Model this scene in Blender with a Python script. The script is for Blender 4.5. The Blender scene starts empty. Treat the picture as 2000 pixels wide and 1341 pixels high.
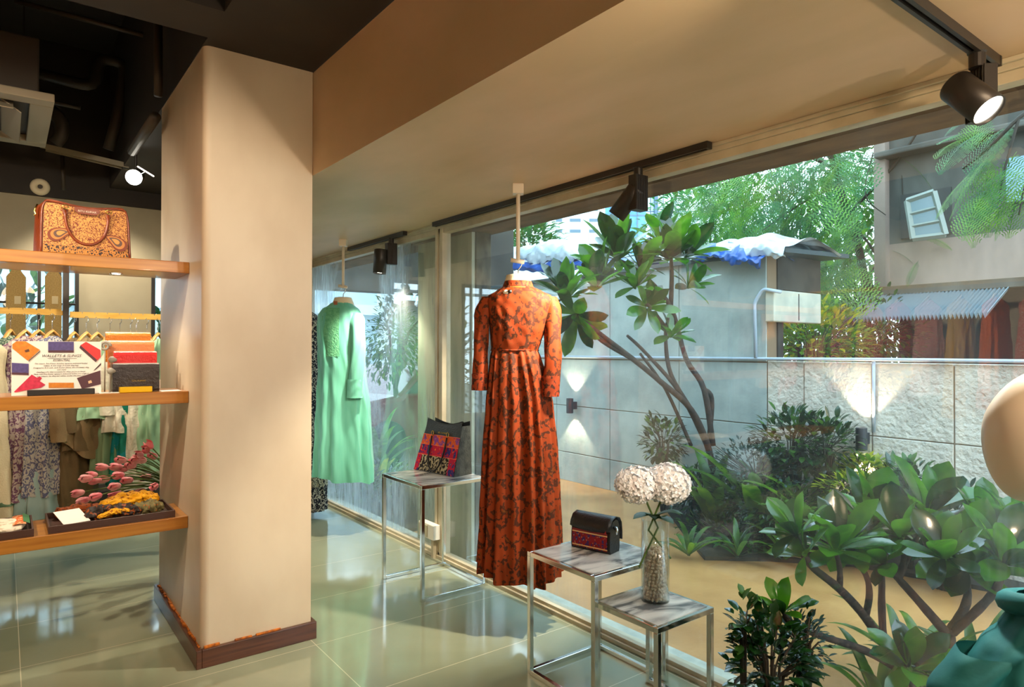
import bpy, math, random
from mathutils import Vector, Matrix, Euler
R = math.radians
PI = math.pi
C = bpy.context.scene.collection
sc = bpy.context.scene
random.seed(7)

# ------------------------------------------------------------------ camera, world, exposure
F_PX, YAW, PITCH, ROLL, CAM_H = 1302.4, 0.6508, 0.009326, 0.00095, 1.5
cy_, sy_ = math.cos(YAW), math.sin(YAW)
FW = Vector((sy_*math.cos(PITCH), cy_*math.cos(PITCH), math.sin(PITCH)))
_r = Vector((cy_, -sy_, 0)); _u = _r.cross(FW)
RT = _r*math.cos(ROLL) + _u*math.sin(ROLL)
UP = -_r*math.sin(ROLL) + _u*math.cos(ROLL)
CAM = Vector((0, 0, CAM_H))
cd = bpy.data.cameras.new('camera'); cam = bpy.data.objects.new('camera', cd); C.objects.link(cam)
cd.sensor_width = 36; cd.lens = F_PX/2000*36; cd.clip_start = .05; cd.clip_end = 300
cam.matrix_world = Matrix(((RT.x, UP.x, -FW.x, 0), (RT.y, UP.y, -FW.y, 0), (RT.z, UP.z, -FW.z, CAM_H), (0, 0, 0, 1)))
sc.camera = cam

def P(px, py, depth):
    """world point seen at photo pixel px,py at a distance along the view axis"""
    return CAM + depth*(FW + RT*((px-1000)/F_PX) - UP*((py-670.5)/F_PX))
def PX(px, py, X):
    d = P(px, py, 1) - CAM; return CAM + d*(X/d.x)
def PY(px, py, Y):
    d = P(px, py, 1) - CAM; return CAM + d*(Y/d.y)
def PZ(px, py, z):
    d = P(px, py, 1) - CAM; return CAM + d*((z-CAM_H)/d.z)

sc.view_settings.view_transform = 'Standard'
sc.view_settings.look = 'None'
sc.view_settings.gamma = 1
sc.view_settings.use_curve_mapping = False
sc.view_settings.exposure = 0.0
sc.cycles.max_bounces = 10
sc.cycles.transparent_max_bounces = 24
sc.cycles.sample_clamp_indirect = 6
sc.cycles.use_denoising = True

w = bpy.data.worlds.new('overcast_sky'); sc.world = w; w.use_nodes = True
nt = w.node_tree; nt.nodes.clear()
o_ = nt.nodes.new('ShaderNodeOutputWorld'); b_ = nt.nodes.new('ShaderNodeBackground')
tc = nt.nodes.new('ShaderNodeTexCoord'); sp = nt.nodes.new('ShaderNodeSeparateXYZ'); rp = nt.nodes.new('ShaderNodeValToRGB')
nt.links.new(tc.outputs['Generated'], sp.inputs[0]); nt.links.new(sp.outputs['Z'], rp.inputs[0])
rp.color_ramp.elements[0].position = 0.0; rp.color_ramp.elements[0].color = (.68, .88, 1.0, 1)
rp.color_ramp.elements[1].position = .8; rp.color_ramp.elements[1].color = (.55, .82, 1.0, 1)
nt.links.new(rp.outputs[0], b_.inputs[0]); b_.inputs[1].default_value = 6.2
nt.links.new(b_.outputs[0], o_.inputs[0])

def lamp(kind, loc, target, power, color, size=.05, angle=60, blend=.5, name='fixture_or_fill_light', parent=None):
    ld = bpy.data.lights.new(name, kind); ld.energy = power; ld.color = color
    if kind == 'SPOT':
        ld.spot_size = R(angle); ld.spot_blend = blend; ld.shadow_soft_size = size
    elif kind == 'POINT':
        ld.shadow_soft_size = size
    elif kind == 'AREA':
        ld.size = size
    o = bpy.data.objects.new(name, ld); C.objects.link(o); o.location = loc
    if target is not None:
        o.rotation_euler = (Vector(target)-Vector(loc)).to_track_quat('-Z', 'Y').to_euler()
    return o
WARM = (1, .78, .52)
WARM2 = (1, .87, .68)
# shop lamps, visible ones in track heads built below, plus unseen added fill
L_MID = (2.455, 2.36, 2.09)     # middle head over the front table, aimed along the window at the orange dress
lamp('SPOT', L_MID, (2.20, 3.3, .95), 250, WARM2, .03, 78, .5)
L_NEAR = (2.20, .78, 2.10)     # head near the mannequin
lamp('SPOT', L_NEAR, (1.6, .40, 1.3), 130, (1,.9,.76), .05, 80, .6)
lamp('SPOT', (2.42, 4.72, 2.12), (2.2, 5.05, .3), 190, WARM2, .035, 90, .6)
lamp('SPOT', (1.418, .44, 2.285), (.95, 3.4, 1.5), 80, (1, .8, .62), .03, 70, .7)    # window track, second head
lamp('SPOT', (-.9, 1.9, 2.84), (.75, 4.0, 1.2), 95, (1, .66, .42), .04, 66, .6)
lamp('SPOT', (.1, 1.3, 2.84), (.35, 3.8, 1.5), 62, WARM2, .04, 62, .6)
lamp('SPOT', (-.9, 3.0, 2.84), (.1, 5.3, 1.1), 200, WARM2, .05, 90, .6)
lamp('SPOT', (.70, 5.0, 2.62), (.55, 4.6, .3), 110, WARM2, .03, 110, .5)
lamp('SPOT', (.5, 6.3, 2.75), (.65, 7.0, 1.6), 90, WARM2, .05, 100, .6)
lamp('SPOT', (.75, .5, 2.84), (2.2, 1.8, .75), 95, (1,.92,.82), .05, 34, .6)  # unseen spot added to brighten the vase flowers
lamp('SPOT', (-1.0, 2.6, 2.84), (-2.3, 3.0, 1.2), 560, WARM2, .06, 110, .6)  # unseen spot added to brighten the clothes mirrored in the pane
lamp('SPOT', (1.25, -1.0, 2.3), (2.4, 1.6, 2.3), 135, (1,.72,.46), .08, 120, .9)  # unseen fill spot added to lift the soffit
lamp('POINT', (.2, -.4, 2.4), None, 22, (1, .68, .42), .25)  # warm fill without a fixture, added for the main room
lamp('POINT', (1.9, -.5, 1.78), None, 40, (1, .78, .55), .04)  # fill without a fixture, added for the soffit and column

# ------------------------------------------------------------------ helpers
class MB:
    def __init__(s): s.v = []; s.f = []; s.m = []
    def add(s, vs, fs, mi=0):
        n = len(s.v); s.v += [Vector(a) for a in vs]; s.f += [tuple(n+i for i in f) for f in fs]; s.m += [mi]*len(fs); return s
    def box(s, lo, hi, mi=0, rot=None, piv=None):
        (x0, y0, z0), (x1, y1, z1) = lo, hi
        vs = [Vector(p) for p in ((x0,y0,z0),(x1,y0,z0),(x1,y1,z0),(x0,y1,z0),(x0,y0,z1),(x1,y0,z1),(x1,y1,z1),(x0,y1,z1))]
        if rot is not None:
            m = Euler(rot).to_matrix(); pv = Vector(piv) if piv is not None else Vector(((x0+x1)/2,(y0+y1)/2,(z0+z1)/2))
            vs = [m@(v-pv)+pv for v in vs]
        return s.add(vs, [(0,3,2,1),(4,5,6,7),(0,1,5,4),(1,2,6,5),(2,3,7,6),(3,0,4,7)], mi)
    def grid(s, rows, mi=0, close_u=False):
        nv = len(rows); nu = len(rows[0]); vs = [p for r in rows for p in r]; fs = []
        for j in range(nv-1):
            for i in range(nu if close_u else nu-1):
                a = j*nu+i; b = j*nu+(i+1) % nu
                fs.append((a, b, b+nu, a+nu))
        return s.add(vs, fs, mi)
    def tube(s, pts, rad, seg=8, mi=0, cap=True, ell=None):
        pts = [Vector(p) for p in pts]; n = len(pts)
        if not hasattr(rad, '__len__'): rad = [rad]*n
        rows = []; prev = None
        for i, p in enumerate(pts):
            t = (pts[min(i+1, n-1)]-pts[max(i-1, 0)])
            t = t.normalized() if t.length > 1e-9 else Vector((0, 0, 1))
            if prev is None:
                a = Vector((0, 0, 1)) if abs(t.z) < .9 else Vector((1, 0, 0)); x = t.cross(a).normalized()
            else:
                x = (prev-t*prev.dot(t)); x = x.normalized() if x.length > 1e-6 else t.orthogonal().normalized()
            prev = x; y = t.cross(x)
            e = ell if ell else 1
            rows.append([p+(x*math.cos(k*2*PI/seg)+y*e*math.sin(k*2*PI/seg))*rad[i] for k in range(seg)])
        n0 = len(s.v); s.grid(rows, mi, True)
        if cap:
            s.f.append(tuple(n0+k for k in reversed(range(seg)))); s.m.append(mi)
            s.f.append(tuple(n0+(n-1)*seg+k for k in range(seg))); s.m.append(mi)
        return s
    def lathe(s, prof, c=(0,0,0), seg=24, mi=0, axis=None):
        c = Vector(c); M = Vector((0,0,1)).rotation_difference(Vector(axis).normalized()).to_matrix() if axis is not None else Matrix.Identity(3)
        rows = [[c+M@Vector((r*math.cos(k*2*PI/seg), r*math.sin(k*2*PI/seg), z)) for k in range(seg)] for r, z in prof]
        return s.grid(rows, mi, True)
    def prism(s, poly, axis_vec, mi=0):
        n = len(poly); a = [Vector(p) for p in poly]; d = Vector(axis_vec); b = [p+d for p in a]
        fs = [tuple(reversed(range(n))), tuple(range(n, 2*n))]+[(i, (i+1) % n, n+(i+1) % n, n+i) for i in range(n)]
        return s.add(a+b, fs, mi)
    def ball(s, c, r, seg=12, rings=8, mi=0, sc_=(1,1,1), rot=None):
        c = Vector(c); rows = []
        M = Euler(rot).to_matrix() if rot is not None else Matrix.Identity(3)
        for j in range(rings+1):
            th = PI*j/rings; th = min(max(th, .001), PI-.001)
            rows.append([c+M@Vector((r*sc_[0]*math.sin(th)*math.cos(2*PI*k/seg), r*sc_[1]*math.sin(th)*math.sin(2*PI*k/seg), r*sc_[2]*math.cos(th))) for k in range(seg)])
        return s.grid(rows, mi, True)
    def xf(s, M, start=0):
        for i in range(start, len(s.v)): s.v[i] = M@s.v[i]
        return s

def chain(o):
    m = o.matrix_basis.copy(); p = o.parent
    while p is not None: m = p.matrix_basis@m; p = p.parent
    return m
def obj(name, mb, mats, parent=None, smooth=False, bev=0, label=None, local=False, sub=0, weld=False):
    me = bpy.data.meshes.new(name); me.from_pydata([tuple(v) for v in mb.v], [], mb.f)
    if not isinstance(mats, (list, tuple)): mats = [mats]
    for m in mats: me.materials.append(m)
    for p, mi in zip(me.polygons, mb.m): p.material_index = mi; p.use_smooth = smooth
    o = bpy.data.objects.new(name, me); C.objects.link(o)
    if parent is not None:
        if not local: me.transform(chain(parent).inverted())
        o.parent = parent
    if bev:
        b = o.modifiers.new('bevel', 'BEVEL'); b.width = bev; b.segments = 2; b.limit_method = 'ANGLE'; b.angle_limit = R(40)
    if sub:
        b = o.modifiers.new('subdivision', 'SUBSURF'); b.levels = sub; b.render_levels = sub
    if label: o['label'] = label
    return o
def empty(name, loc, rz=0, label=None, cat=None, group=None):
    o = bpy.data.objects.new(name, None); o.empty_display_size = .05; C.objects.link(o); o.location = loc; o.rotation_euler = (0, 0, rz)
    return tag(o, label, cat, group)
def tag(o, label=None, cat=None, group=None, kind=None):
    if label: o['label'] = label
    if cat: o['category'] = cat
    if group: o['group'] = group
    if kind: o['kind'] = kind
    return o
def struct(name, mb, m, **k): return tag(obj(name, mb, m, **k), kind='structure')
def copy_tree(o, parent=None):
    c = o.copy(); C.objects.link(c); c.parent = parent
    for ch in list(o.children): copy_tree(ch, c)
    return c
def text_mb(s, size, extrude=.0005, shear=0, align='CENTER', space=1.0):
    cu = bpy.data.curves.new('t', 'FONT'); cu.body = s; cu.size = size; cu.extrude = extrude; cu.shear = shear; cu.align_x = align; cu.space_line = space
    cu.resolution_u = 2
    to = bpy.data.objects.new('t', cu); C.objects.link(to)
    dg = bpy.context.evaluated_depsgraph_get(); me = bpy.data.meshes.new_from_object(to.evaluated_get(dg))
    mb = MB(); mb.add([v.co.copy() for v in me.vertices], [tuple(p.vertices) for p in me.polygons])
    bpy.data.objects.remove(to); bpy.data.meshes.remove(me); bpy.data.curves.remove(cu)
    return mb

# ------------------------------------------------------------------ materials
def srgb(r, g, b):
    f = lambda c: (c/255)/12.92 if c/255 <= .04045 else ((c/255+.055)/1.055)**2.4
    return (f(r), f(g), f(b), 1)
def nodes(m):
    m.use_nodes = True; return m.node_tree, m.node_tree.nodes.get('Principled BSDF')
def N(nt, t, **k):
    n = nt.nodes.new(t)
    for a, b in k.items():
        if a in n.inputs: n.inputs[a].default_value = b
        else: setattr(n, a, b)
    return n
def mapped(nt, scale=(1,1,1), rot=(0,0,0)):
    t = nt.nodes.new('ShaderNodeTexCoord'); mp = nt.nodes.new('ShaderNodeMapping'); mp.inputs['Scale'].default_value = scale; mp.inputs['Rotation'].default_value = rot
    nt.links.new(t.outputs['Object'], mp.inputs[0]); return mp.outputs[0]
def ramp(nt, src, stops, interp='LINEAR'):
    r = nt.nodes.new('ShaderNodeValToRGB'); r.color_ramp.interpolation = interp
    while len(r.color_ramp.elements) < len(stops): r.color_ramp.elements.new(.5)
    for e, (p, c) in zip(r.color_ramp.elements, stops): e.position = p; e.color = c
    nt.links.new(src, r.inputs[0]); return r.outputs[0]
def mat(name, c, rough=.5, metal=0, c2=None, ns=8, nscale=(1,1,1), bump=0, bs=60, spec=.5, coat=0, sheen=0, trans=0, detail=4, lo=.35, hi=.65):
    m = bpy.data.materials.new(name); nt, b = nodes(m)
    b.inputs['Base Color'].default_value = c; b.inputs['Roughness'].default_value = rough; b.inputs['Metallic'].default_value = metal
    b.inputs['Specular IOR Level'].default_value = spec; b.inputs['Coat Weight'].default_value = coat; b.inputs['Sheen Weight'].default_value = sheen
    if c2 is not None:
        nz = N(nt, 'ShaderNodeTexNoise', Scale=ns, Detail=detail); nt.links.new(mapped(nt, nscale), nz.inputs['Vector'])
        nt.links.new(ramp(nt, nz.outputs[0], [(lo, c), (hi, c2)]), b.inputs['Base Color'])
    if bump:
        nz = N(nt, 'ShaderNodeTexNoise', Scale=bs, Detail=6.0); nt.links.new(mapped(nt, nscale), nz.inputs['Vector'])
        bp = N(nt, 'ShaderNodeBump', Strength=bump, Distance=.01); nt.links.new(nz.outputs[0], bp.inputs['Height']); nt.links.new(bp.outputs[0], b.inputs['Normal'])
    return m
def leafmat(name, c, c2, rough=.3, transl=.35):
    m = bpy.data.materials.new(name); nt, b = nodes(m)
    nz = N(nt, 'ShaderNodeTexNoise', Scale=9.0, Detail=2.0); nt.links.new(mapped(nt), nz.inputs['Vector'])
    col = ramp(nt, nz.outputs[0], [(.35, c), (.65, c2)])
    nt.links.new(col, b.inputs['Base Color']); b.inputs['Roughness'].default_value = rough
    b.inputs['Coat Weight'].default_value = .6 if rough < .3 else 0; b.inputs['Coat Roughness'].default_value = .12
    tr = nt.nodes.new('ShaderNodeBsdfTranslucent'); hs = N(nt, 'ShaderNodeHueSaturation', Value=1.6); hs.inputs['Hue'].default_value = .48; nt.links.new(col, hs.inputs['Color']); nt.links.new(hs.outputs[0], tr.inputs[0])
    mx = N(nt, 'ShaderNodeMixShader'); mx.inputs[0].default_value = transl
    nt.links.new(b.outputs[0], mx.inputs[1]); nt.links.new(tr.outputs[0], mx.inputs[2])
    nt.links.new(mx.outputs[0], nt.nodes['Material Output'].inputs[0]); return m
def woodmat(name, c, c2, axis=(1, 14, 14), rough=.35, coat=.3, s=2.2):
    m = bpy.data.materials.new(name); nt, b = nodes(m)
    nz = N(nt, 'ShaderNodeTexNoise', Scale=s, Detail=8.0, Distortion=.6); nt.links.new(mapped(nt, axis), nz.inputs['Vector'])
    nt.links.new(ramp(nt, nz.outputs[0], [(.3, c), (.7, c2)]), b.inputs['Base Color'])
    b.inputs['Roughness'].default_value = rough; b.inputs['Coat Weight'].default_value = coat
    return m
def printmat(name, base, dark, acc=None, scale=14, k=9, cover=.5, rough=.75, dist=.6, nw=3.2, transl=0):
    """block printed cloth: big ringed motifs, small florets between them"""
    m = bpy.data.materials.new(name); nt, b = nodes(m); L = nt.links.new
    co = mapped(nt, (1, 1, .8))
    nz = N(nt, 'ShaderNodeTexNoise', Scale=scale*.9, Detail=2.0); L(co, nz.inputs['Vector'])
    mxv = N(nt, 'ShaderNodeVectorMath', operation='SCALE'); L(nz.outputs['Color'], mxv.inputs[0]); mxv.inputs['Scale'].default_value = dist/scale*2.4
    ad = N(nt, 'ShaderNodeVectorMath', operation='ADD'); L(co, ad.inputs[0]); L(mxv.outputs[0], ad.inputs[1])
    v1 = N(nt, 'ShaderNodeTexVoronoi', Scale=float(scale)); L(ad.outputs[0], v1.inputs['Vector'])
    s1 = N(nt, 'ShaderNodeMath', operation='MULTIPLY'); L(v1.outputs['Distance'], s1.inputs[0]); s1.inputs[1].default_value = k
    s2 = N(nt, 'ShaderNodeMath', operation='SINE'); L(s1.outputs[0], s2.inputs[0])
    nz2 = N(nt, 'ShaderNodeTexNoise', Scale=scale*5.5, Detail=3.0); L(co, nz2.inputs['Vector'])
    s3 = N(nt, 'ShaderNodeMath', operation='MULTIPLY_ADD'); L(nz2.outputs[0], s3.inputs[0]); s3.inputs[1].default_value = nw; L(s2.outputs[0], s3.inputs[2])
    t = nw*.5+(.5-cover)*2
    msk = N(nt, 'ShaderNodeMapRange'); L(s3.outputs[0], msk.inputs[0]); msk.inputs[1].default_value = t+.1; msk.inputs[2].default_value = t+.5
    col = N(nt, 'ShaderNodeMix', data_type='RGBA'); L(msk.outputs[0], col.inputs['Factor']); col.inputs['A'].default_value = base; col.inputs['B'].default_value = dark
    out = col.outputs['Result']
    if acc is not None:
        v2 = N(nt, 'ShaderNodeTexVoronoi', Scale=scale*2.3); L(ad.outputs[0], v2.inputs['Vector'])
        m2 = N(nt, 'ShaderNodeMapRange'); L(v2.outputs['Distance'], m2.inputs[0]); m2.inputs[1].default_value = .24; m2.inputs[2].default_value = .12
        c2 = N(nt, 'ShaderNodeMix', data_type='RGBA'); L(m2.outputs[0], c2.inputs['Factor']); L(out, c2.inputs['A']); c2.inputs['B'].default_value = acc; out = c2.outputs['Result']
    L(out, b.inputs['Base Color']); b.inputs['Roughness'].default_value = rough; b.inputs['Specular IOR Level'].default_value = .25
    nb = N(nt, 'ShaderNodeTexNoise', Scale=260.0, Detail=1.0); L(co, nb.inputs['Vector'])
    bp = N(nt, 'ShaderNodeBump', Strength=.25, Distance=.002); L(nb.outputs[0], bp.inputs['Height']); L(bp.outputs[0], b.inputs['Normal'])
    if transl:
        tr = nt.nodes.new('ShaderNodeBsdfTranslucent'); L(out, tr.inputs[0]); mx = N(nt, 'ShaderNodeMixShader'); mx.inputs[0].default_value = transl
        L(b.outputs[0], mx.inputs[1]); L(tr.outputs[0], mx.inputs[2]); L(mx.outputs[0], nt.nodes['Material Output'].inputs[0])
    return m
def emit(name, c, s):
    m = bpy.data.materials.new(name); nt, b = nodes(m); b.inputs['Base Color'].default_value = c; b.inputs['Emission Color'].default_value = c; b.inputs['Emission Strength'].default_value = s; return m

M_plaster = mat('plaster_column', srgb(205,190,165), .42, c2=srgb(190,172,146), ns=2.5, nscale=(1,1,.6), bump=.06, bs=9, detail=8)
M_soffit = mat('plaster_soffit', srgb(212,182,148), .5, c2=srgb(192,166,128), ns=1.6, nscale=(1.6,.7,1), bump=.05, bs=8, detail=8)
M_black = mat('black_ceiling_paint', srgb(44,36,28), .7, c2=srgb(36,30,25), ns=3)
M_black2 = mat('black_pipe_paint', srgb(60,52,42), .5)
M_grey_wall = mat('grey_plaster', srgb(165,155,130), .7, c2=srgb(150,140,116), ns=2, detail=6)
M_shelf = woodmat('teak_shelf', srgb(178,120,44), srgb(150,92,28), (1.2, 18, 18))
M_base = woodmat('dark_skirting', srgb(96,54,34), srgb(62,32,20), (1.5, 1.5, 26), .35, .3)
M_baseglue = mat('orange_residue', srgb(200,110,10), .8, c2=srgb(120,60,10), ns=60)
M_chrome = mat('chrome', (.78,.78,.76,1), .13, 1.0)
M_brass = mat('brass', srgb(205,170,90), .25, 1.0)
M_white = mat('white_enamel', srgb(225,212,190), .4)
M_blackmetal = mat('black_metal', srgb(34,30,27), .38)
M_lens = emit('lamp_lens', (1, .95, .82, 1), 14)
M_frame = mat('cream_window_frame', srgb(196,186,158), .4, c2=srgb(176,164,136), ns=6)
M_form = mat('cream_form', srgb(226,212,180), .6)

def floor_mat():
    m = bpy.data.materials.new('polished_floor_tiles'); nt, b = nodes(m); L = nt.links.new
    co = mapped(nt)
    nz = N(nt, 'ShaderNodeTexNoise', Scale=1.3, Detail=9.0, Distortion=.8); L(co, nz.inputs['Vector'])
    c1 = ramp(nt, nz.outputs[0], [(.3, srgb(132,138,112)), (.7, srgb(152,156,130))])
    br = N(nt, 'ShaderNodeTexBrick', Scale=1.0); br.offset = 0
    br.inputs['Mortar Size'].default_value = .0022; br.inputs['Brick Width'].default_value = 1.2; br.inputs['Row Height'].default_value = .6; br.inputs['Mortar Smooth'].default_value = .2
    mp = nt.nodes.new('ShaderNodeMapping'); L(co, mp.inputs[0]); mp.inputs['Location'].default_value = (-.07, .29, 0); L(mp.outputs[0], br.inputs['Vector'])
    mx = N(nt, 'ShaderNodeMix', data_type='RGBA'); L(br.outputs['Fac'], mx.inputs['Factor']); L(c1, mx.inputs['A']); mx.inputs['B'].default_value = srgb(196,190,160)
    L(mx.outputs['Result'], b.inputs['Base Color'])
    nz2 = N(nt, 'ShaderNodeTexNoise', Scale=5.0, Detail=6.0); L(co, nz2.inputs['Vector'])
    rr = N(nt, 'ShaderNodeMapRange'); L(nz2.outputs[0], rr.inputs[0]); rr.inputs[3].default_value = .05; rr.inputs[4].default_value = .16; L(rr.outputs[0], b.inputs['Roughness'])
    b.inputs['Specular IOR Level'].default_value = .75; b.inputs['Coat Weight'].default_value = .25; b.inputs['Coat Roughness'].default_value = .05
    return m
M_floor = floor_mat()
def schlick(nt, f0):
    lw = nt.nodes.new('ShaderNodeLayerWeight'); lw.inputs[0].default_value = .5
    pw = N(nt, 'ShaderNodeMath', operation='POWER'); nt.links.new(lw.outputs['Facing'], pw.inputs[0]); pw.inputs[1].default_value = 4.0
    ma = N(nt, 'ShaderNodeMath', operation='MULTIPLY_ADD'); nt.links.new(pw.outputs[0], ma.inputs[0]); ma.inputs[1].default_value = .9; ma.inputs[2].default_value = f0
    return ma
def glass_mat(name, frost, lo=.46):
    """clear pane with its mirror reflection, wiped and misted in streaks"""
    m = bpy.data.materials.new(name); nt, b = nodes(m); nt.nodes.remove(b); L = nt.links.new
    fr = schlick(nt, .06); gl = N(nt, 'ShaderNodeBsdfGlossy', Roughness=.0); tr = nt.nodes.new('ShaderNodeBsdfTransparent'); tr.inputs[0].default_value = (.975,.99,.99,1)
    gl.inputs[0].default_value = (1, 1, 1, 1)
    m1 = nt.nodes.new('ShaderNodeMixShader'); L(fr.outputs[0], m1.inputs[0]); L(tr.outputs[0], m1.inputs[1]); L(gl.outputs[0], m1.inputs[2])
    co = mapped(nt, (1, 1, .55), (R(12), 0, 0))
    n1 = N(nt, 'ShaderNodeTexNoise', Scale=1.1, Detail=3.0, Distortion=.5); L(co, n1.inputs['Vector'])
    co2 = mapped(nt, (1, 26, 1.6)); n2 = N(nt, 'ShaderNodeTexNoise', Scale=2.2, Detail=8.0, Distortion=1.0); L(co2, n2.inputs['Vector'])
    a = N(nt, 'ShaderNodeMapRange'); L(n1.outputs[0], a.inputs[0]); a.inputs[1].default_value = lo; a.inputs[2].default_value = lo+.26
    c = N(nt, 'ShaderNodeMapRange'); L(n2.outputs[0], c.inputs[0]); c.inputs[1].default_value = .3; c.inputs[2].default_value = .75
    mu = N(nt, 'ShaderNodeMath', operation='MULTIPLY'); L(a.outputs[0], mu.inputs[0]); L(c.outputs[0], mu.inputs[1])
    mu2 = N(nt, 'ShaderNodeMath', operation='MULTIPLY_ADD'); L(mu.outputs[0], mu2.inputs[0]); mu2.inputs[1].default_value = frost; mu2.inputs[2].default_value = frost*.07
    df = nt.nodes.new('ShaderNodeBsdfTranslucent'); df.inputs[0].default_value = (.85,.93,.97,1)
    d2 = nt.nodes.new('ShaderNodeBsdfDiffuse'); d2.inputs[0].default_value = (.7,.75,.76,1)
    md = nt.nodes.new('ShaderNodeMixShader'); md.inputs[0].default_value = .12; L(df.outputs[0], md.inputs[1]); L(d2.outputs[0], md.inputs[2])
    m2 = nt.nodes.new('ShaderNodeMixShader'); L(mu2.outputs[0], m2.inputs[0]); L(m1.outputs[0], m2.inputs[1]); L(md.outputs[0], m2.inputs[2])
    L(m2.outputs[0], nt.nodes['Material Output'].inputs[0]); return m
M_glassA = glass_mat('misted_pane', 1.0, .41)
M_glassB = glass_mat('clear_pane', .17)

# ------------------------------------------------------------------ the room
GX = 2.53      # plane of the shop window
struct('floor', MB().box((-2.9, -2.6, -.08), (2.60, 7.1, 0)), M_floor)
struct('ceiling', MB().box((-2.9, -2.6, 4.15), (1.28, 7.2, 4.23)), M_black)
struct('trim_soffit', MB().box((1.28, -2.6, 2.41), (2.66, 7.1, 2.95)), M_soffit)
struct('trim_beam_over_column', MB().box((.745, -2.6, 2.952), (1.285, 7.0, 4.15)), M_black)
struct('trim_cross_beam', MB().box((-2.9, 3.02, 2.952), (.745, 3.32, 4.15)), M_black)
struct('wall_left', MB().box((-2.98, -2.6, 0), (-2.9, 7.1, 4.2)), M_grey_wall)
struct('wall_front', MB().box((-2.9, -2.7, 0), (2.66, -2.6, 4.2)), M_grey_wall)
wb = MB()
for lo, hi in (((-2.9,7,0),(-1.4,7.1,2.81)), ((.52,7,0),(1.09,7.1,2.81)), ((1.5,7,0),(2.66,7.1,2.81)), ((-1.4,7,2.32),(.52,7.1,2.81)), ((1.09,7,2.32),(1.5,7.1,2.81)), ((-1.4,7,0),(.52,7.1,.7)), ((1.09,7,0),(1.5,7.1,.7))): wb.box(lo, hi)  # low infill under both openings added to keep bright sky off the floor
struct('wall_back', wb, M_grey_wall)
struct('trim_black_band', MB().box((-2.9, 6.96, 2.81), (1.3, 7.1, 4.15)), M_black)
# column: rounded front corner, slight plaster softness
cm = MB(); rr_ = .035; x0, x1, y0, y1 = .748, 1.278, 3.405, 4.475
ring = []
for k in range(7): a = PI+k*PI/12; ring.append((x0+rr_+rr_*math.cos(a), y0+rr_+rr_*math.sin(a)))
ring += [(x1, y0), (x1, y1), (x0, y1)]
cm.grid([[Vector((x, y, z)) for x, y in ring] for z in (0, .6, 1.2, 1.8, 2.4, 2.955)], close_u=True)
col = struct('column', cm, M_plaster)
for p in col.data.polygons:
    c_ = p.center
    if c_.x < x0+rr_ and c_.y < y0+rr_: p.use_smooth = True
def skirt(name, pts, h=.088, t=.022):
    mb = MB()
    (xa, ya), (xb, yb) = pts
    mb.box((min(xa, xb), min(ya, yb), 0), (max(xa, xb), max(ya, yb), h))
    return struct(name, mb, M_base, bev=.003)
skirt('baseboard_column_side', ((.724, 3.383), (.748, 4.50)))
skirt('baseboard_column_front', ((.748, 3.383), (1.302, 3.405)))
skirt('baseboard_column_return', ((1.278, 3.405), (1.302, 4.50)))
g_ = MB(); random.seed(3)
yy = 3.42
while yy < 4.46:
    l = random.uniform(.02, .06); ww = random.uniform(.004, .014); g_.box((.748-ww, yy, .087), (.7485, yy+l, .087+random.uniform(.003, .014))); yy += l*random.uniform(.9, 1.2)
for xa, xb in ((.76,.83), (.90,.98), (1.0, 1.12)): g_.box((xa, 3.40-.008, .087), (xb, 3.4055, .087+random.uniform(.004,.012)))
struct('trim_glue_residue', g_, M_baseglue, bev=.002)

# shop window: frame, mullion, panes
wf = MB()
wf.box((2.49, -2.6, 2.375), (2.57, 7.0, 2.41)); wf.box((2.475, -2.6, 2.395), (2.49, 7.0, 2.41)); wf.box((2.50, -2.6, 2.338), (2.56, 7.0, 2.375))
wf.box((2.485, -2.6, 0), (2.58, 7.0, .022)); wf.box((2.50, -2.6, .022), (2.56, 7.0, .042))
wf.box((2.493, 4.10, .02), (2.565, 4.135, 2.39)); wf.box((2.493, 4.165, .02), (2.565, 4.20, 2.39)); wf.box((2.50, 4.13, .02), (2.55, 4.17, 2.39))
struct('window_1', wf, M_frame, bev=.002)
struct('window_2', MB().box((2.528, -2.6, .03), (2.534, 4.11, 2.36)), M_glassB)
struct('window_3', MB().box((2.528, 4.19, .03), (2.534, 7.0, 2.36)), M_glassA)

# ------------------------------------------------------------------ outside shell
M_ochre = mat('wet_ochre_paving', srgb(192,142,86), .3, c2=srgb(172,122,70), ns=3, detail=8, bump=.12, bs=40)
M_kerb = mat('pale_kerb', srgb(196,196,178), .5, c2=srgb(170,172,158), ns=14)
M_soil = mat('dark_soil', srgb(52,44,32), .9, c2=srgb(36,32,22), ns=30, bump=.5, bs=50)
M_block = mat('rough_stone_block', srgb(222,214,198), .85, c2=srgb(192,184,170), ns=4, bump=2.2, bs=24, detail=8)
M_mortar = mat('mortar', srgb(128,108,84), .9)
M_shed = mat('shed_plaster', srgb(176,186,180), .8, c2=srgb(146,158,154), ns=3, bump=.3, bs=30)
M_conc = mat('stained_concrete', srgb(186,190,166), .8, c2=srgb(150,156,138), ns=5, nscale=(1,1,.25), bump=.3, bs=30)
M_dconc = mat('dark_concrete_edge', srgb(92,88,72), .9, c2=srgb(50,50,44), ns=18, nscale=(1,1,.4), bump=.6, bs=30)  # darker concrete for the pier's body and side face
M_lintel = mat('brown_lintel', srgb(112,88,66), .85, c2=srgb(72,56,42), ns=9, nscale=(1,.4,2), bump=.4, bs=30)
GZ = -.1
struct('ground_outside', MB().box((2.72, -6, GZ-.1), (30, 60, GZ)), M_ochre)
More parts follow.
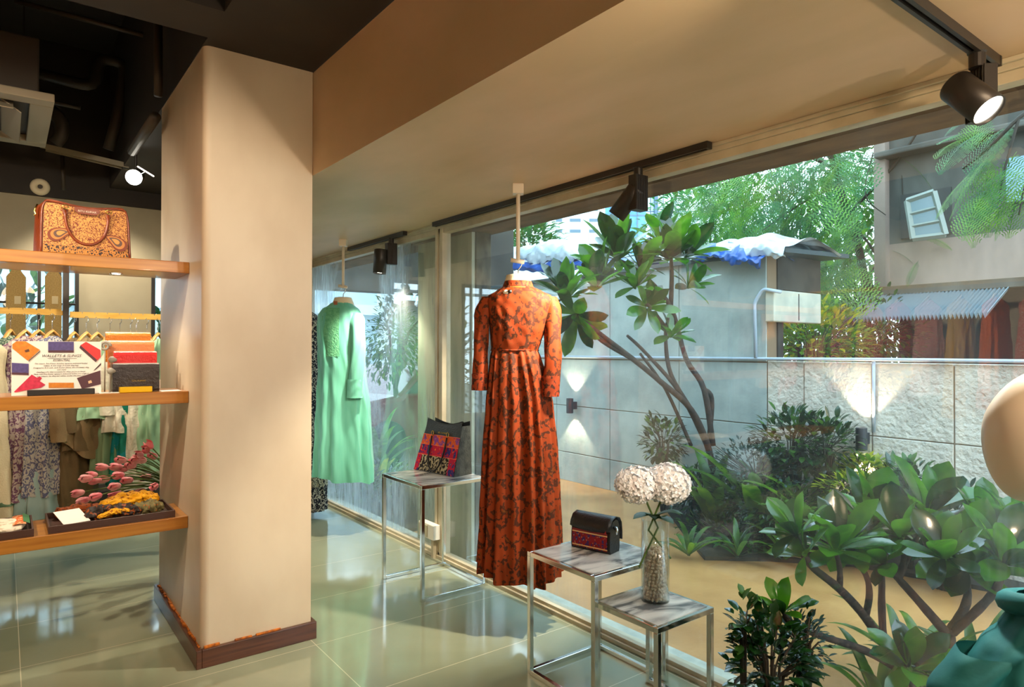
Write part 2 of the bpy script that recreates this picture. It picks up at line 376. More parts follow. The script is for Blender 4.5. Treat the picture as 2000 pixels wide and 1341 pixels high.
struct('ground_drive', MB().box((2.74, 7.4, GZ), (24, 30, GZ+.006)), mat('pale_wet_drive', srgb(176,186,186), .3, c2=srgb(156,168,170), ns=1.5))
struct('ground_kerb', MB().box((2.60, -6, GZ-.1), (2.72, 7.1, -.015)), M_kerb)
struct('trim_lintel_outside', MB().box((2.62, -2.6, 2.345), (2.85, 7.1, 2.9)), M_lintel)
struct('ground_planting_bed', MB().prism([(4.25,3.16,GZ),(4.62,2.84,GZ),(5.0,2.4,GZ),(5.25,1.4,GZ),(5.5,1.0,GZ),(5.5,4.6,GZ),(5.2,4.3,GZ),(4.6,3.6,GZ)], (0,0,.03)), M_soil)
struct('ground_near_bed', MB().box((2.74, 5.2, GZ), (3.6, 9.0, GZ+.035)), M_soil, bev=.01)
bw = MB(); bw.box((5.512, -6.0, GZ), (5.62, 3.41, 1.385), 1)
Yj = [3.41, 3.06, 2.49, 1.915, 1.34, .765, .19, -.38, -.96, -1.53, -2.1, -2.7, -3.3, -4.2, -5, -6]
for (za, zb) in ((GZ, .243), (.251, .813), (.821, 1.40)):
    for a, b in zip(Yj[1:], Yj[:-1]): bw.box((5.5+random.uniform(-.004,.004), a+.005, za), (5.6, b-.005, zb))
struct('wall_compound', bw, [M_block, M_mortar], bev=.006)
sw = MB(); sw.box((5.512, 3.41, GZ), (5.75, 9.0, 2.40), 1)
ys = [3.412, 4.4, 5.38, 6.3, 7.2, 8.1, 9.0]
for (za, zb) in ((GZ, .243), (.251, .813), (.821, 1.382), (1.395, 2.38)):
    for a, b in zip(ys[:-1], ys[1:]): sw.box((5.5, a+.004, za), (5.6, b-.004, zb))
struct('wall_shed', sw, [M_shed, M_mortar], bev=.004)
pm = MB(); pm.box((2.66, 3.97, -.06), (2.69, 4.75, 3.2), 0); pm.box((2.69, 3.955, -.06), (2.82, 4.75, 3.2), 1)
struct('wall_concrete_pier', pm, [M_conc, M_dconc], bev=.004)
# neighbouring upper storey over the drive
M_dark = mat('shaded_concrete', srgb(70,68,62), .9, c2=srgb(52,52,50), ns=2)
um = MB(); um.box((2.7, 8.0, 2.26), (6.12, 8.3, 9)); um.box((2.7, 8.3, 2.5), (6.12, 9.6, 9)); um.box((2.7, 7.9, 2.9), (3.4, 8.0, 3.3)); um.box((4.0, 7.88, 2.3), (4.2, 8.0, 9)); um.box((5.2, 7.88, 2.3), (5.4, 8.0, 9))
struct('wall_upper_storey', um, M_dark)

# ------------------------------------------------------------------ track lights
def dirn(v): return Vector(v).normalized()
def track_head(top, body_c, aim, label, cyl_off, axis_x=(1,0,0), clen=.17, crad=.046, lit=True, box=(.05,.085,.17)):
    """adapter, ribbed driver box, cylinder head with lens"""
    top = Vector(top); e = empty('track_spotlight', top, 0, label, 'spotlight')
    ax = dirn(axis_x); ay = ax.cross(Vector((0,0,1)))
    a = MB(); a.lathe([(.001,-.045),(.022,-.045),(.022,-.005),(.026,0),(.001,0)], top, 16); obj('adapter', a, M_blackmetal, e, smooth=False)
    bx = MB(); hx, hy, hz = box[0]/2, box[1]/2, box[2]
    c = Vector(body_c)
    def bp(a_, b_, z_): return c+ax*a_+ay*b_+Vector((0,0,z_))
    vs = [bp(s*hx, t*hy, z) for z in (0, -hz) for s, t in ((-1,-1),(1,-1),(1,1),(-1,1))]
    bx.add(vs, [(0,1,2,3),(7,6,5,4),(0,4,5,1),(1,5,6,2),(2,6,7,3),(3,7,4,0)])
    for k in range(7):      # cooling ribs on two sides
        b_ = -hy+(k+.5)*hy*2/7
        for s in (-1, 1):
            q = [bp(s*hx, b_-.002, 0), bp(s*(hx+.003), b_-.002, 0), bp(s*(hx+.003), b_+.002, 0), bp(s*hx, b_+.002, 0)]
            q += [p-Vector((0,0,hz)) for p in q]
            bx.add(q, [(0,1,2,3),(7,6,5,4),(0,4,5,1),(1,5,6,2),(2,6,7,3),(3,7,4,0)])
    obj('driver_box', bx, M_blackmetal, e, bev=.0015)
    d = dirn(aim); hc = c+Vector(cyl_off)
    h = MB(); h.lathe([(.001,-clen*.5),(crad*.96,-clen*.5),(crad,-clen*.47),(crad,clen*.5),(crad*.93,clen*.5),(crad*.9,clen*.42)], hc, 32, axis=d)
    hd = obj('lamp_head', h, M_blackmetal, e, smooth=True); hd.data.polygons.foreach_set('use_smooth', [len(p.vertices) == 4 and abs(p.normal.dot(chain(hd).to_3x3().inverted()@d)) < .5 for p in hd.data.polygons])
    l = MB(); l.lathe([(.001,clen*.455),(crad*.6,clen*.45),(crad*.9,clen*.42)], hc, 32, axis=d)
    obj('lens', l, M_lens, hd)
    return e
def track(a, b, label, wd=.034, h=.03):
    a, b = Vector(a), Vector(b); t = (b-a).normalized(); s = t.cross(Vector((0,0,1)))*wd/2
    mb = MB()
    def bar(o0, o1, z0, z1):
        vs = [p+s*o+Vector((0,0,z)) for z in (z0, z1) for p, o in ((a,o0),(b,o0),(b,o1),(a,o1))]
        mb.add(vs, [(0,1,2,3),(7,6,5,4),(0,4,5,1),(1,5,6,2),(2,6,7,3),(3,7,4,0)])
    bar(-1, -.35, -h, 0); bar(.35, 1, -h, 0); bar(-.35, .35, -h*.55, 0)
    e = empty('lighting_track', a, 0, label, 'lighting track')
    obj('rail', mb, M_blackmetal, e)
    for p, sg in ((a, -1), (b, 1)):
        q = MB(); q.box((-.006,-wd/2-.001,-h-.001),(.006,wd/2+.001,0)); q.xf(Matrix.Translation(p+t*.006*sg)@Matrix.Rotation(math.atan2(t.y, t.x), 4, 'Z')); obj('end_cap', q, M_blackmetal, e)
    return e
track((2.445, 1.80, 2.41), (2.445, 4.12, 2.41), 'long black lighting track along the soffit above the orange dress')
track((2.445, 4.58, 2.41), (2.445, 5.60, 2.41), 'short black lighting track above the green dress')
track((1.05+.3, .735, 2.41), (2.44, .735, 2.41), 'black lighting track running towards the window near the mannequin')
track_head((2.445, 2.20, 2.385), (2.445, 2.20, 2.345), (-.30, .55, -.78), 'black track spotlight tilted down towards the orange dress', (-.03, .05, -.125), axis_x=(0,1,0), clen=.165, crad=.044)
track_head((2.445, 4.80, 2.385), (2.445, 4.80, 2.345), (-.06, .0, -1), 'black track spotlight hanging straight down above the tote bag', (-.085, .02, -.15), axis_x=(0,1,0), clen=.19, crad=.052)
track_head((2.30, .735, 2.385), (2.33, .735, 2.345), (-.15, -.62, -.70), 'black track spotlight with bright glowing lens beside the mannequin', (-.075, .0, -.105), axis_x=(.8,-.6,0), clen=.145, crad=.048, box=(.04,.085,.155))
track_head((1.43, .30, 2.41), (1.43, .30, 2.365), (-.1, .95, -.22), 'black track spotlight nearest the beam, aimed at the column', (-.0, .03, -.04), axis_x=(1,0,0))

# ------------------------------------------------------------------ ceiling clutter over the shop floor
e = empty('air_conditioner_cassette', (-.25, 5.5, 3.0), 0, 'beige ceiling cassette air conditioner in the black ceiling', 'air conditioner')
M_ac = mat('dusty_beige_plastic', srgb(150,140,118), .5)
obj('housing', MB().box((-.72, 4.98, 3.05), (.16, 5.98, 3.4)), M_black2, e, bev=.01)
fp = MB()
X0, X1, Y0, Y1 = -.80, .235, 4.90, 6.06
fp.box((X0,Y0,3.0),(X1,Y0+.12,3.05)); fp.box((X0,Y1-.12,3.0),(X1,Y1,3.05)); fp.box((X0,Y0+.12,3.0),(X0+.12,Y1-.12,3.05)); fp.box((X1-.12,Y0+.12,3.0),(X1,Y1-.12,3.05))
obj('face_frame', fp, M_ac, e, bev=.006)
obj('grille_panel', MB().box((X0+.3,Y0+.28,2.985),(X1-.3,Y1-.28,3.045)), M_ac, e, bev=.008)
obj('louvre', MB().box((X1-.27,Y0+.2,2.99),(X1-.15,Y1-.2,2.996), rot=(0,R(35),0)), M_ac, e)
obj('louvre', MB().box((X0+.2,Y0+.15,2.99),(X1-.2,Y0+.24,2.996), rot=(R(35),0,0)), M_ac, e)
def pipe(name, pts, r, label, m=M_black2, cat='pipe', seg=10):
    # rounded corners by subdividing the path
    pts = [Vector(p) for p in pts]; q = [pts[0]]
    for i in range(1, len(pts)-1):
        a, b, c = pts[i-1], pts[i], pts[i+1]; ra = min((a-b).length, (c-b).length)*.45; ra = min(ra, r*2.5)
        p0 = b+(a-b).normalized()*ra; p1 = b+(c-b).normalized()*ra
        for k in range(5): t = k/4; q.append(p0*(1-t)**2+b*2*t*(1-t)+p1*t*t)
    q.append(pts[-1]); mb = MB().tube(q, r, seg)
    return tag(obj(name, mb, m, smooth=True), label, cat)
pipe('refrigerant_pipe', [P(72,142,5.0), P(187,172,5.2), P(193,112,5.2), P(246,124,5.3), P(232,220,5.3), P(212,292,5.3)], .042, 'dark insulated pipe looping under the black ceiling')
pipe('sprinkler_pipe', [P(30,2,4.4), P(182,42,4.5), P(300,74,4.6)], .018, 'thin black pipe running across the ceiling top')
pipe('drain_pipe', [P(309,40,3.72), P(309,120,3.72), P(309,188,3.72)], .022, 'upright black pipe beside the column head')
pipe('beam_conduit', [P(304,228,3.8), P(258,296,4.45)], .03, 'thick black conduit slanting along the beam behind the column')
pipe('hose', [P(98,215,5.2), P(120,235,5.2), P(122,262,5.2), P(108,280,5.2)], .05, 'curved black hose behind the air conditioner')
pipe('hanger_rod', [P(47,-60,4.8), P(47,140,4.8)], .006, 'thin threaded rod hanging above the air conditioner')
pipe('bracket_rail', [P(80,195,5.0), P(157,211,5.1)], .016, 'short black bracket rail beyond the air conditioner')
pipe('wall_conduit', [P(122,305,5.8), P(124,372,5.8)], .02, 'narrow black conduit on the black wall band')
ct = MB(); a, b = P(84,287,5.2), P(256,327,5.35)
t = (b-a).normalized(); s = t.cross(Vector((0,0,1))).normalized()
nrung = 26
for k in range(nrung):
    p = a+(b-a)*((k+.5)/nrung); ct.box((-.006,-.05,-.003),(.006,.05,.003)); ct.xf(Matrix.Translation(p)@Matrix.Rotation(math.atan2(t.y,t.x),4,'Z'), len(ct.v)-8)
for sg in (-1, 1):
    q0, q1 = a+s*.05*sg, b+s*.05*sg
    vs = [q0+Vector((0,0,-.02)), q1+Vector((0,0,-.02)), q1+Vector((0,0,.02)), q0+Vector((0,0,.02))]; vs += [v+s*.004 for v in vs]
    ct.add(vs, [(0,1,2,3),(7,6,5,4),(0,4,5,1),(1,5,6,2),(2,6,7,3),(3,7,4,0)])
obj_ct = tag(obj('cable_tray', ct, mat('perforated_grey_steel', srgb(130,122,100), .5)), 'grey perforated cable tray under the black ceiling', 'cable tray')
rg = MB().lathe([(.018,0),(.02,.012),(.04,.02),(.062,.016),(.07,0),(.072,-.01)], (.235, 6.95, 2.885), 28, axis=(0,-1,0))
e = empty('ring_speaker', (.235, 6.95, 2.885), 0, 'round cream fitting on the black wall band above the satchel', 'wall fitting'); obj('rim', rg, M_form, e, smooth=True)
obj('core', MB().lathe([(.001,.004),(.02,.004)], (.235,6.95,2.885), 20, axis=(0,-1,0)), M_black2, e)
# shop spotlight with visible bright lens
sp0 = P(262, 346, 4.9)
e = empty('ceiling_spotlight', sp0, 0, 'small ceiling spotlight shining brightly under the cable tray', 'spotlight')
ad = dirn(CAM-sp0+Vector((-.9,.0,-.6)))
hh = MB().lathe([(.001,-.12),(.05,-.12),(.058,-.1),(.06,.01),(.055,.012)], sp0, 24, axis=ad); obj('lamp_head', hh, M_blackmetal, e, smooth=True)
obj('lens', MB().lathe([(.001,.008),(.056,.005)], sp0, 24, axis=ad), M_lens, e)
obj('yoke', MB().tube([sp0-ad*.08, sp0-ad*.08+Vector((.0,0,.2)), sp0-ad*.08+Vector((.03,.0,.95))], .008, 8), M_blackmetal, e)
st_ = P(285,336,4.8)
obj('glowing_strip', MB().tube([P(269,325,4.8), P(300,344,4.7)], .0055, 6), emit('lit_strip', (1,.9,.8,1), 2.2), e)
obj('strip_arm', MB().tube([P(284,335,4.75), sp0-ad*.1], .004, 6), M_blackmetal, e)

# ------------------------------------------------------------------ hanging rods
def hang_rod(x, y, ztip, label):
    e = empty('hanging_rod', (x, y, 2.41), -YAW, label, 'hanging rod')
    obj('ceiling_mount', MB().box((-.03,-.03,-.055),(.03,.03,0)), M_white, e, local=True, bev=.003)
    obj('rod', MB().tube([(0,0,-.05),(0,0,ztip-2.41)], .0115, 14), M_white, e, local=True, smooth=True)
    obj('cross_peg', MB().tube([(-.04,0,ztip-2.41+.008),(.035,0,ztip-2.41-.004)], .012, 12), M_white, e, local=True, smooth=True)
hang_rod(2.245, 2.894, 1.985, 'cream hanging rod from the soffit above the orange dress')
hang_rod(2.232, 5.242, 2.02, 'cream hanging rod from the soffit above the green dress')
hang_rod(2.10, 5.95, 2.02, 'cream hanging rod at the farthest patterned dress, behind the column')
def neck_form(x, y, z0, h, rtop, rbot, label, hook_top, dx=0, tilt=0):
    e = empty('neck_form', (x, y, z0), -YAW, label, 'bust form')
    mb = MB(); rows = []
    for (r, z) in ((rbot, 0), (rbot*.97, h*.3), (rtop, h*.9), (rtop*.97, h), (rtop*.6, h*1.06), (.004, h*1.08)):
        rows.append([Vector((dx+(r*(1+.02*math.cos(30*k*2*PI/90)))*math.cos(k*2*PI/90), r*.8*math.sin(k*2*PI/90), z)) for k in range(90)])
    mb.grid(rows, close_u=True); obj('neck_cap', mb, M_form, e, local=True, smooth=True)
    hk = [(dx, 0, h), (dx+.002, 0, h+.03), (dx+.018, 0, h+.05), (dx+.024, 0, h+.075), (dx+.008, 0, hook_top-z0), (dx-.010, 0, hook_top-z0-.012)]
    obj('hook', MB().tube(hk, .0035, 8), M_chrome, e, local=True, smooth=True)
neck_form(2.245, 2.894, 1.835, .075, .064, .08, 'cream bust form neck inside the orange dress', 2.004)
neck_form(2.232, 5.242, 1.86, .07, .07, .09, 'cream bust form neck inside the green dress', 2.038)

# ------------------------------------------------------------------ dresses
def interp(st, z):
    for a, b in zip(st[:-1], st[1:]):
        if b[0] <= z <= a[0]:
            t = (a[0]-z)/(a[0]-b[0]); t = t*t*(3-2*t)*.5+t*.5
            return [a[i]+(b[i]-a[i])*t for i in range(len(a))]
    return list(st[-1] if z < st[-1][0] else st[0])
def cloth(st, nu=160, nv=70, npl=18, seed=1, hem=None, wr=.004, cap=False):
    """cloth tube: st = rows of (z, cx, cy, halfwidth, halfdepth, pleat amplitude)"""
    rnd = random.Random(seed); ph = [rnd.uniform(0, 2*PI) for _ in range(8)]; am = [rnd.uniform(.5, 1) for _ in range(8)]
    z0, z1 = st[0][0], st[-1][0]; rows = []
    for j in range(nv+1):
        v = j/nv; zb = z0+(z1-z0)*v; z, cx, cy, hw, hd, pa = interp(st, zb); row = []
        for i in range(nu):
            u = 2*PI*i/nu
            pl = (am[0]*math.sin(npl*u+ph[0]+.6*math.sin(3*v+ph[3]))+am[1]*.6*math.sin((npl+5)*u+ph[1]-1.2*v)+am[2]*.5*math.sin((npl//2)*u+ph[2]+v))/1.6
            w = wr*(math.sin(9*u+ph[4]+14*v)*math.sin(23*v+ph[5]+2*u)+.6*math.sin(17*u-31*v+ph[6]))
            k = 1+pa*pl
            cu, su = math.cos(u), math.sin(u); ex = .82
            x = cx+hw*k*math.copysign(abs(cu)**ex, cu)+w; y = cy+hd*k*math.copysign(abs(su)**ex, su)*(1+.3*pa*pl)+w
            zz = zb
            if hem and v > .7: zz += hem(u)*((v-.7)/.3)**2
            row.append(Vector((x, y, zz)))
        rows.append(row)
    return MB().grid(rows, close_u=True)
def sleeve(pts, rad, seed=1, wr=.07, ell=.8, nu=40, nv=40):
    pts = [Vector(p) for p in pts]; rnd = random.Random(seed); ph = [rnd.uniform(0, 6) for _ in range(5)]
    rows = []
    for j in range(nv+1):
        t = j/nv*(len(pts)-1); i = min(int(t), len(pts)-2); f = t-i
        # catmull
        p0, p1, p2, p3 = pts[max(i-1,0)], pts[i], pts[i+1], pts[min(i+2,len(pts)-1)]
        p = .5*((2*p1)+(p2-p0)*f+(2*p0-5*p1+4*p2-p3)*f*f+(3*p1-p0-3*p2+p3)*f**3)
        r = rad[i]+(rad[i+1]-rad[i])*f; v = j/nv
        rows.append([p+Vector((math.cos(k*2*PI/nu)*r*(1+wr*(math.sin(3*2*PI*k/nu+9*v+ph[0])*.6+math.sin(5*2*PI*k/nu-15*v+ph[1])*.4+.5*math.sin(22*v+ph[2]))), math.sin(k*2*PI/nu)*r*ell*(1+wr*math.sin(4*2*PI*k/nu+12*v+ph[3])), 0)) for k in range(nu)])
    return MB().grid(rows, close_u=True)

M_orange = printmat('orange_paisley_cotton', srgb(140,54,12), srgb(72,34,14), srgb(118,62,14), 13, 13, .42, .7, nw=5.5, transl=.12)
M_orange2 = printmat('orange_paisley_cuff', srgb(134,50,16), srgb(58,26,12), None, 30, 9, .6, .7)
M_orange_trim = mat('orange_piping', srgb(222,120,30), .6)
HZ = .26; fx = .00281
e = empty('orange_dress', (2.245, 2.894, HZ), -YAW, 'long orange paisley printed dress hanging in front of the window', 'dress')
bod = [(1.862-HZ,0,0,.074,.062,0),(1.845-HZ,0,0,.082,.068,0),(1.822-HZ,.005,0,.125,.085,0),(1.795-HZ,.01,0,.175,.095,.0),(1.76-HZ,.01,0,.188,.1,.01),(1.70-HZ,.006,0,.172,.105,.02),(1.62-HZ,.0,0,.155,.105,.02),(1.54-HZ,-.012,0,.138,.098,.02),(1.495-HZ,-.018,0,.128,.092,.02)]
obj('bodice', cloth(bod, nv=40, npl=14, seed=4, wr=.0012), M_orange, e, local=True, smooth=True)
ski = [(1.497-HZ,-.018,0,.126,.09,.03),(1.46-HZ,-.014,0,.136,.1,.06),(1.36-HZ,-.004,0,.155,.115,.08),(1.2-HZ,.006,0,.178,.13,.09),(.95-HZ,.008,0,.198,.15,.10),(.6-HZ,.008,0,.213,.165,.11),(0,.008,0,.226,.18,.12)]
obj('skirt', cloth(ski, nu=240, nv=90, npl=19, seed=11, hem=lambda u: .05*max(0, math.cos(u-PI))+.012*math.sin(7*u)+.05*max(0, math.cos(u*1.0-.2))**3, wr=.0012), M_orange, e, local=True, smooth=True)
cl = MB().lathe([(.088,-.012),(.083,.004),(.074,.028),(.070,.030)], (0,0,1.848-HZ), 40); cl.xf(Matrix.Diagonal((1,.82,1,1)))
obj('collar', cl, M_orange2, e, local=True, smooth=True)
pp = MB().tube([(.089*math.cos(k*2*PI/40), .073*math.sin(k*2*PI/40), 1.838-HZ) for k in range(41)], .003, 6); obj('piping', pp, M_orange_trim, e, local=True, smooth=True)
obj('waist_seam', MB().tube([(-.018+.131*math.cos(k*2*PI/60), .095*math.sin(k*2*PI/60), 1.497-HZ) for k in range(61)], .004, 6), M_orange2, e, local=True, smooth=True)
s1 = obj('sleeve', sleeve([(-.145,-.0,1.79-HZ),(-.185,-.01,1.72-HZ),(-.20,-.02,1.58-HZ),(-.205,-.025,1.45-HZ),(-.207,-.03,1.285-HZ)], [.055,.048,.04,.04,.043], 3), M_orange, e, local=True, smooth=True)
obj('cuff', sleeve([(-.207,-.029,1.37-HZ),(-.207,-.03,1.28-HZ)], [.0445,.0465], 5, .02), M_orange2, s1, local=True, smooth=True)
s2 = obj('sleeve', sleeve([(.155,-.0,1.79-HZ),(.183,-.02,1.72-HZ),(.188,-.05,1.55-HZ),(.185,-.07,1.42-HZ),(.172,-.08,1.255-HZ)], [.055,.052,.046,.047,.046], 8), M_orange, e, local=True, smooth=True)
obj('cuff', sleeve([(.176,-.079,1.36-HZ),(.172,-.08,1.25-HZ)], [.0495,.050], 7, .02), M_orange2, s2, local=True, smooth=True)
tg = obj('security_tag', MB().lathe([(.001,.02),(.012,.018),(.024,.008),(.026,0),(.001,0)], (-.063,-.070,1.80-HZ), 24, axis=(-.3,-1,.25)), M_white, e, local=True, smooth=True, label='round cream security tag')
obj('tag_pin', MB().lathe([(.001,.012),(.01,.01),(.012,0)], (-.045,-.085,1.812-HZ), 16, axis=(.3,-1,.2)), M_blackmetal, tg, local=True, smooth=True)

M_green = mat('mint_cotton', srgb(110,192,168), .6, c2=srgb(92,176,152), ns=5, nscale=(3,3,.3), bump=.3, bs=9, sheen=.2)
M_green_e = mat('mint_embroidery', srgb(80,160,120), .7, c2=srgb(110,186,140), ns=45, bump=.6, bs=80)
HG = .44
e = empty('green_dress', (2.232, 5.242, HG), -YAW, 'mint green long sleeved tunic hanging between the column and the window', 'dress')
bg = [(1.885-HG,-.01,0,.085,.07,0),(1.862-HG,-.012,0,.105,.085,0),(1.835-HG,-.02,0,.15,.10,0),(1.78-HG,-.022,0,.182,.115,.01),(1.68-HG,-.026,0,.185,.12,.02),(1.5-HG,-.022,0,.18,.12,.04),(1.3-HG,-.006,0,.19,.13,.06),(1.0-HG,.008,0,.212,.145,.12),(.7-HG,.012,0,.226,.16,.14),(0,.015,0,.238,.17,.16)]
obj('body', cloth(bg, nu=200, nv=100, npl=11, seed=21, hem=lambda u: .03*math.cos(u-PI)+.01*math.sin(5*u), wr=.0025), M_green, e, local=True, smooth=True)
yk = []
for j in range(12):
    z = 1.84-HG-j*.036; s_ = interp(bg, z)
    yk.append([Vector((s_[1]+s_[3]*math.sin(a)*1.012, -s_[4]*math.cos(a)*1.03-.004, z)) for a in [(-.75+i*.11) for i in range(9)]])
obj('embroidered_yoke', MB().grid(yk), M_green_e, e, local=True, smooth=True)
s1 = obj('sleeve', sleeve([(.095,-.03,1.80-HG),(.13,-.07,1.70-HG),(.15,-.10,1.5-HG),(.142,-.12,1.32-HG),(.13,-.13,1.115-HG)], [.072,.068,.058,.058,.06], 13, .09), M_green, e, local=True, smooth=True)
obj('cuff', sleeve([(.132,-.13,1.26-HG),(.13,-.13,1.11-HG)], [.0615,.063], 15, .03), M_green, s1, local=True, smooth=True)
s2 = obj('sleeve', sleeve([(-.13,.0,1.79-HG),(-.16,.03,1.68-HG),(-.165,.05,1.5-HG),(-.16,.05,1.12-HG)], [.06,.055,.05,.052], 17), M_green, e, local=True, smooth=True)
obj('label_tag', MB().box((-.055,-.088,1.865-HG),(-.025,-.083,1.895-HG)), mat('brown_tag', srgb(150,90,60), .6), e, local=True)

M_bw = printmat('black_white_print', srgb(26,28,40), srgb(190,186,170), None, 34, 12, .36, .7)
M_bwb = printmat('cream_black_border', srgb(200,190,160), srgb(30,30,40), None, 60, 12, .5, .7)
e = empty('patterned_dress', (2.13, 5.95, .06), -YAW, 'black and white printed dress half hidden behind the column', 'dress')
bb = [(1.80,0,0,.07,.06,0),(1.74,0,0,.15,.1,0),(1.66,0,0,.19,.11,.01),(1.35,0,0,.19,.12,.03),(1.0,0,0,.205,.13,.06),(.34,0,0,.235,.15,.08)]
obj('body', cloth(bb, nv=60, npl=13, seed=31), M_bw, e, local=True, smooth=True)
obj('hem_border', cloth([(.34,0,0,.235,.15,.08),(.22,0,0,.238,.152,.08)], nv=4, npl=13, seed=31), M_bwb, e, local=True, smooth=True)
obj('lower_hem', cloth([(.22,0,0,.232,.15,.08),(.0,0,0,.237,.152,.08)], nv=12, npl=13, seed=31), M_bw, e, local=True, smooth=True)
neck_form(2.10, 5.95, 1.86, .07, .07, .09, 'cream bust form neck behind the column', 2.038)

# ------------------------------------------------------------------ steel and marble tables
def marble():
    m = bpy.data.materials.new('grey_veined_marble'); nt, b = nodes(m); L = nt.links.new
    co = mapped(nt, (1, 3, 1), (0,0,R(25)))
    nz = N(nt, 'ShaderNodeTexNoise', Scale=3.0, Detail=8.0, Distortion=1.2); L(co, nz.inputs['Vector'])
    L(ramp(nt, nz.outputs[0], [(.38, srgb(96,98,98)), (.47, srgb(170,168,162)), (.6, srgb(212,208,198))]), b.inputs['Base Color'])
    b.inputs['Roughness'].default_value = .14; return m
M_marble = marble()
def table(x0, x1, y0, y1, h, label, open_side, t=.022):
    e = empty('display_table', ((x0+x1)/2, (y0+y1)/2, 0), 0, label, 'table', 'steel framed marble display tables')
    fr = MB()
    fr.box((x0,y0,h-t),(x1,y0+t,h)); fr.box((x0,y1-t,h-t),(x1,y1,h)); fr.box((x0,y0+t,h-t),(x0+t,y1-t,h)); fr.box((x1-t,y0+t,h-t),(x1,y1-t,h))
    obj('top_frame', fr, M_chrome, e, bev=.002)
    for x in (x0, x1-t):
        for y in (y0, y1-t): obj('leg', MB().box((x,y,0),(x+t,y+t,h-t)), M_chrome, e, bev=.002)
    if open_side != '-y': obj('floor_rail', MB().box((x0+t,y0,0),(x1-t,y0+t,t)), M_chrome, e, bev=.002)
    if open_side != '+y': obj('floor_rail', MB().box((x0+t,y1-t,0),(x1-t,y1,t)), M_chrome, e, bev=.002)
    if open_side != '-x': obj('floor_rail', MB().box((x0,y0+t,0),(x0+t,y1-t,t)), M_chrome, e, bev=.002)
    if open_side != '+x': obj('floor_rail', MB().box((x1-t,y0+t,0),(x1,y1-t,t)), M_chrome, e, bev=.002)
    obj('marble_top', MB().box((x0+t*.9,y0+t*.9,h-.02),(x1-t*.9,y1-t*.9,h+.002)), M_marble, e)
    return e
table(1.94, 2.405, 1.985, 2.43, .565, 'middle height steel table with marble top carrying the crossbody bag', '-y')
table(1.985, 2.335, 1.69, 2.04, .44, 'lowest steel table with marble top carrying the flower vase', '+y')
table(1.975, 2.455, 3.475, 4.0, .69, 'tallest steel table with marble top carrying the tote bag', '-x')

# outlet box on the mullion
e = empty('socket_box', (2.46, 4.23, .10), 0, 'white electrical socket box low on the window mullion', 'socket')
obj('box', MB().box((2.435, 4.12, .14), (2.492, 4.33, .245)), mat('white_plastic', srgb(225,220,205), .4), e, bev=.004)
obj('socket_plate', MB().box((2.430, 4.20, .15), (2.436, 4.32, .235)), mat('cream_plastic', srgb(190,180,150), .4), e, bev=.002)
for dy, dz in ((-.012,.01),(.012,.01),(0,-.012)): obj('socket_hole', MB().lathe([(.001,.001),(.004,.001),(.004,0)], (2.430, 4.28+dy, .195+dz), 10, axis=(-1,0,0)), M_blackmetal, e)
obj('conduit', MB().box((2.465, 4.17, 0), (2.49, 4.20, .14)), M_frame, e)

# ------------------------------------------------------------------ tote bag
M_blackleather = mat('black_leather', srgb(17,17,18), .35, bump=.3, bs=120, spec=.6)
M_metleather = mat('pewter_leather', srgb(66,66,58), .42, c2=srgb(34,34,30), ns=26, bump=.5, bs=90, detail=6)
M_emb1 = printmat('orange_purple_embroidery', srgb(206,86,40), srgb(120,60,140), srgb(226,160,50), 26, 10, .5, .7)
M_emb2 = printmat('crimson_navy_embroidery', srgb(176,16,52), srgb(40,40,110), srgb(220,130,40), 22, 10, .5, .7)
M_emb3 = printmat('black_silver_paisley', srgb(26,24,22), srgb(170,160,130), None, 24, 16, .56, .7)
e = empty('tote_bag', (2.315, 3.80, .692), R(-80.5), 'black tote bag with crimson and orange embroidered front on the tallest table', 'handbag')
W, D, Hh = .20, .075, .325
def tb(u, v, w_):   # u -1..1 width, v 0..1 height, w_ -1..1 depth
    ww = W*(1-.13*v); dd = D*(1-.62*v)+.004
    return Vector((u*ww+.02*v, w_*dd+.035*v, Hh*v+(-.03*math.cos(u*PI/2)**1 if v > .98 else 0)*1.0+(.02 if v > .98 else 0)))
fr = MB(); nu_, nv_ = 14, 10
def face(mb, w_, v0=0, v1=1, off=0):
    mb.grid([[tb(-1+2*i/nu_, v0+(v1-v0)*j/nv_, w_)+Vector((0, off, 0)) for i in range(nu_+1)] for j in range(nv_+1)])
face(fr, -1); face(fr, 1)
fr.grid([[tb(-1+2*i/nu_, 0, w_) for i in range(nu_+1)] for w_ in (-1, 1)])
face(fr, -.7, .55, 1); 
obj('body', fr, M_blackleather, e, local=True, smooth=True)
for u in (-1, 1):
    sg = MB(); sg.grid([[tb(u, j/nv_*.97, -1+2*i/4)+Vector((u*.004*math.sin(PI*i/4),0,0)) for i in range(5)] for j in range(nv_+1)]); obj('gusset', sg, M_metleather, e, local=True, smooth=True)
for v0, v1, m in ((.02,.34,M_emb3),(.34,.54,M_emb2),(.54,.74,M_emb1)):
    q = MB(); face(q, -1, v0, v1, -.003); obj('embroidered_panel', q, m, e, local=True, smooth=True)
for u0, u1 in ((-1.0,-.78),(.66,1.0)):
    q = MB(); q.grid([[tb(u0+(u1-u0)*i/4, .01+.34*j/5, -1)+Vector((0,-.0045,0)) for i in range(5)] for j in range(6)]); obj('embroidered_panel', q, M_emb2, e, local=True, smooth=True)
for k, v in enumerate((.335,.54,.74)):
    obj('piping', MB().tube([tb(-1+2*i/14, v, -1)+Vector((0,-.004,0)) for i in range(15)], .0022, 6), mat('coral_piping', srgb(226,96,60), .6), e, local=True)
obj('top_edge', MB().tube([tb(-1+2*i/14, 1, -1) for i in range(15)], .003, 6), M_blackleather, e, local=True, smooth=True)
hp = []
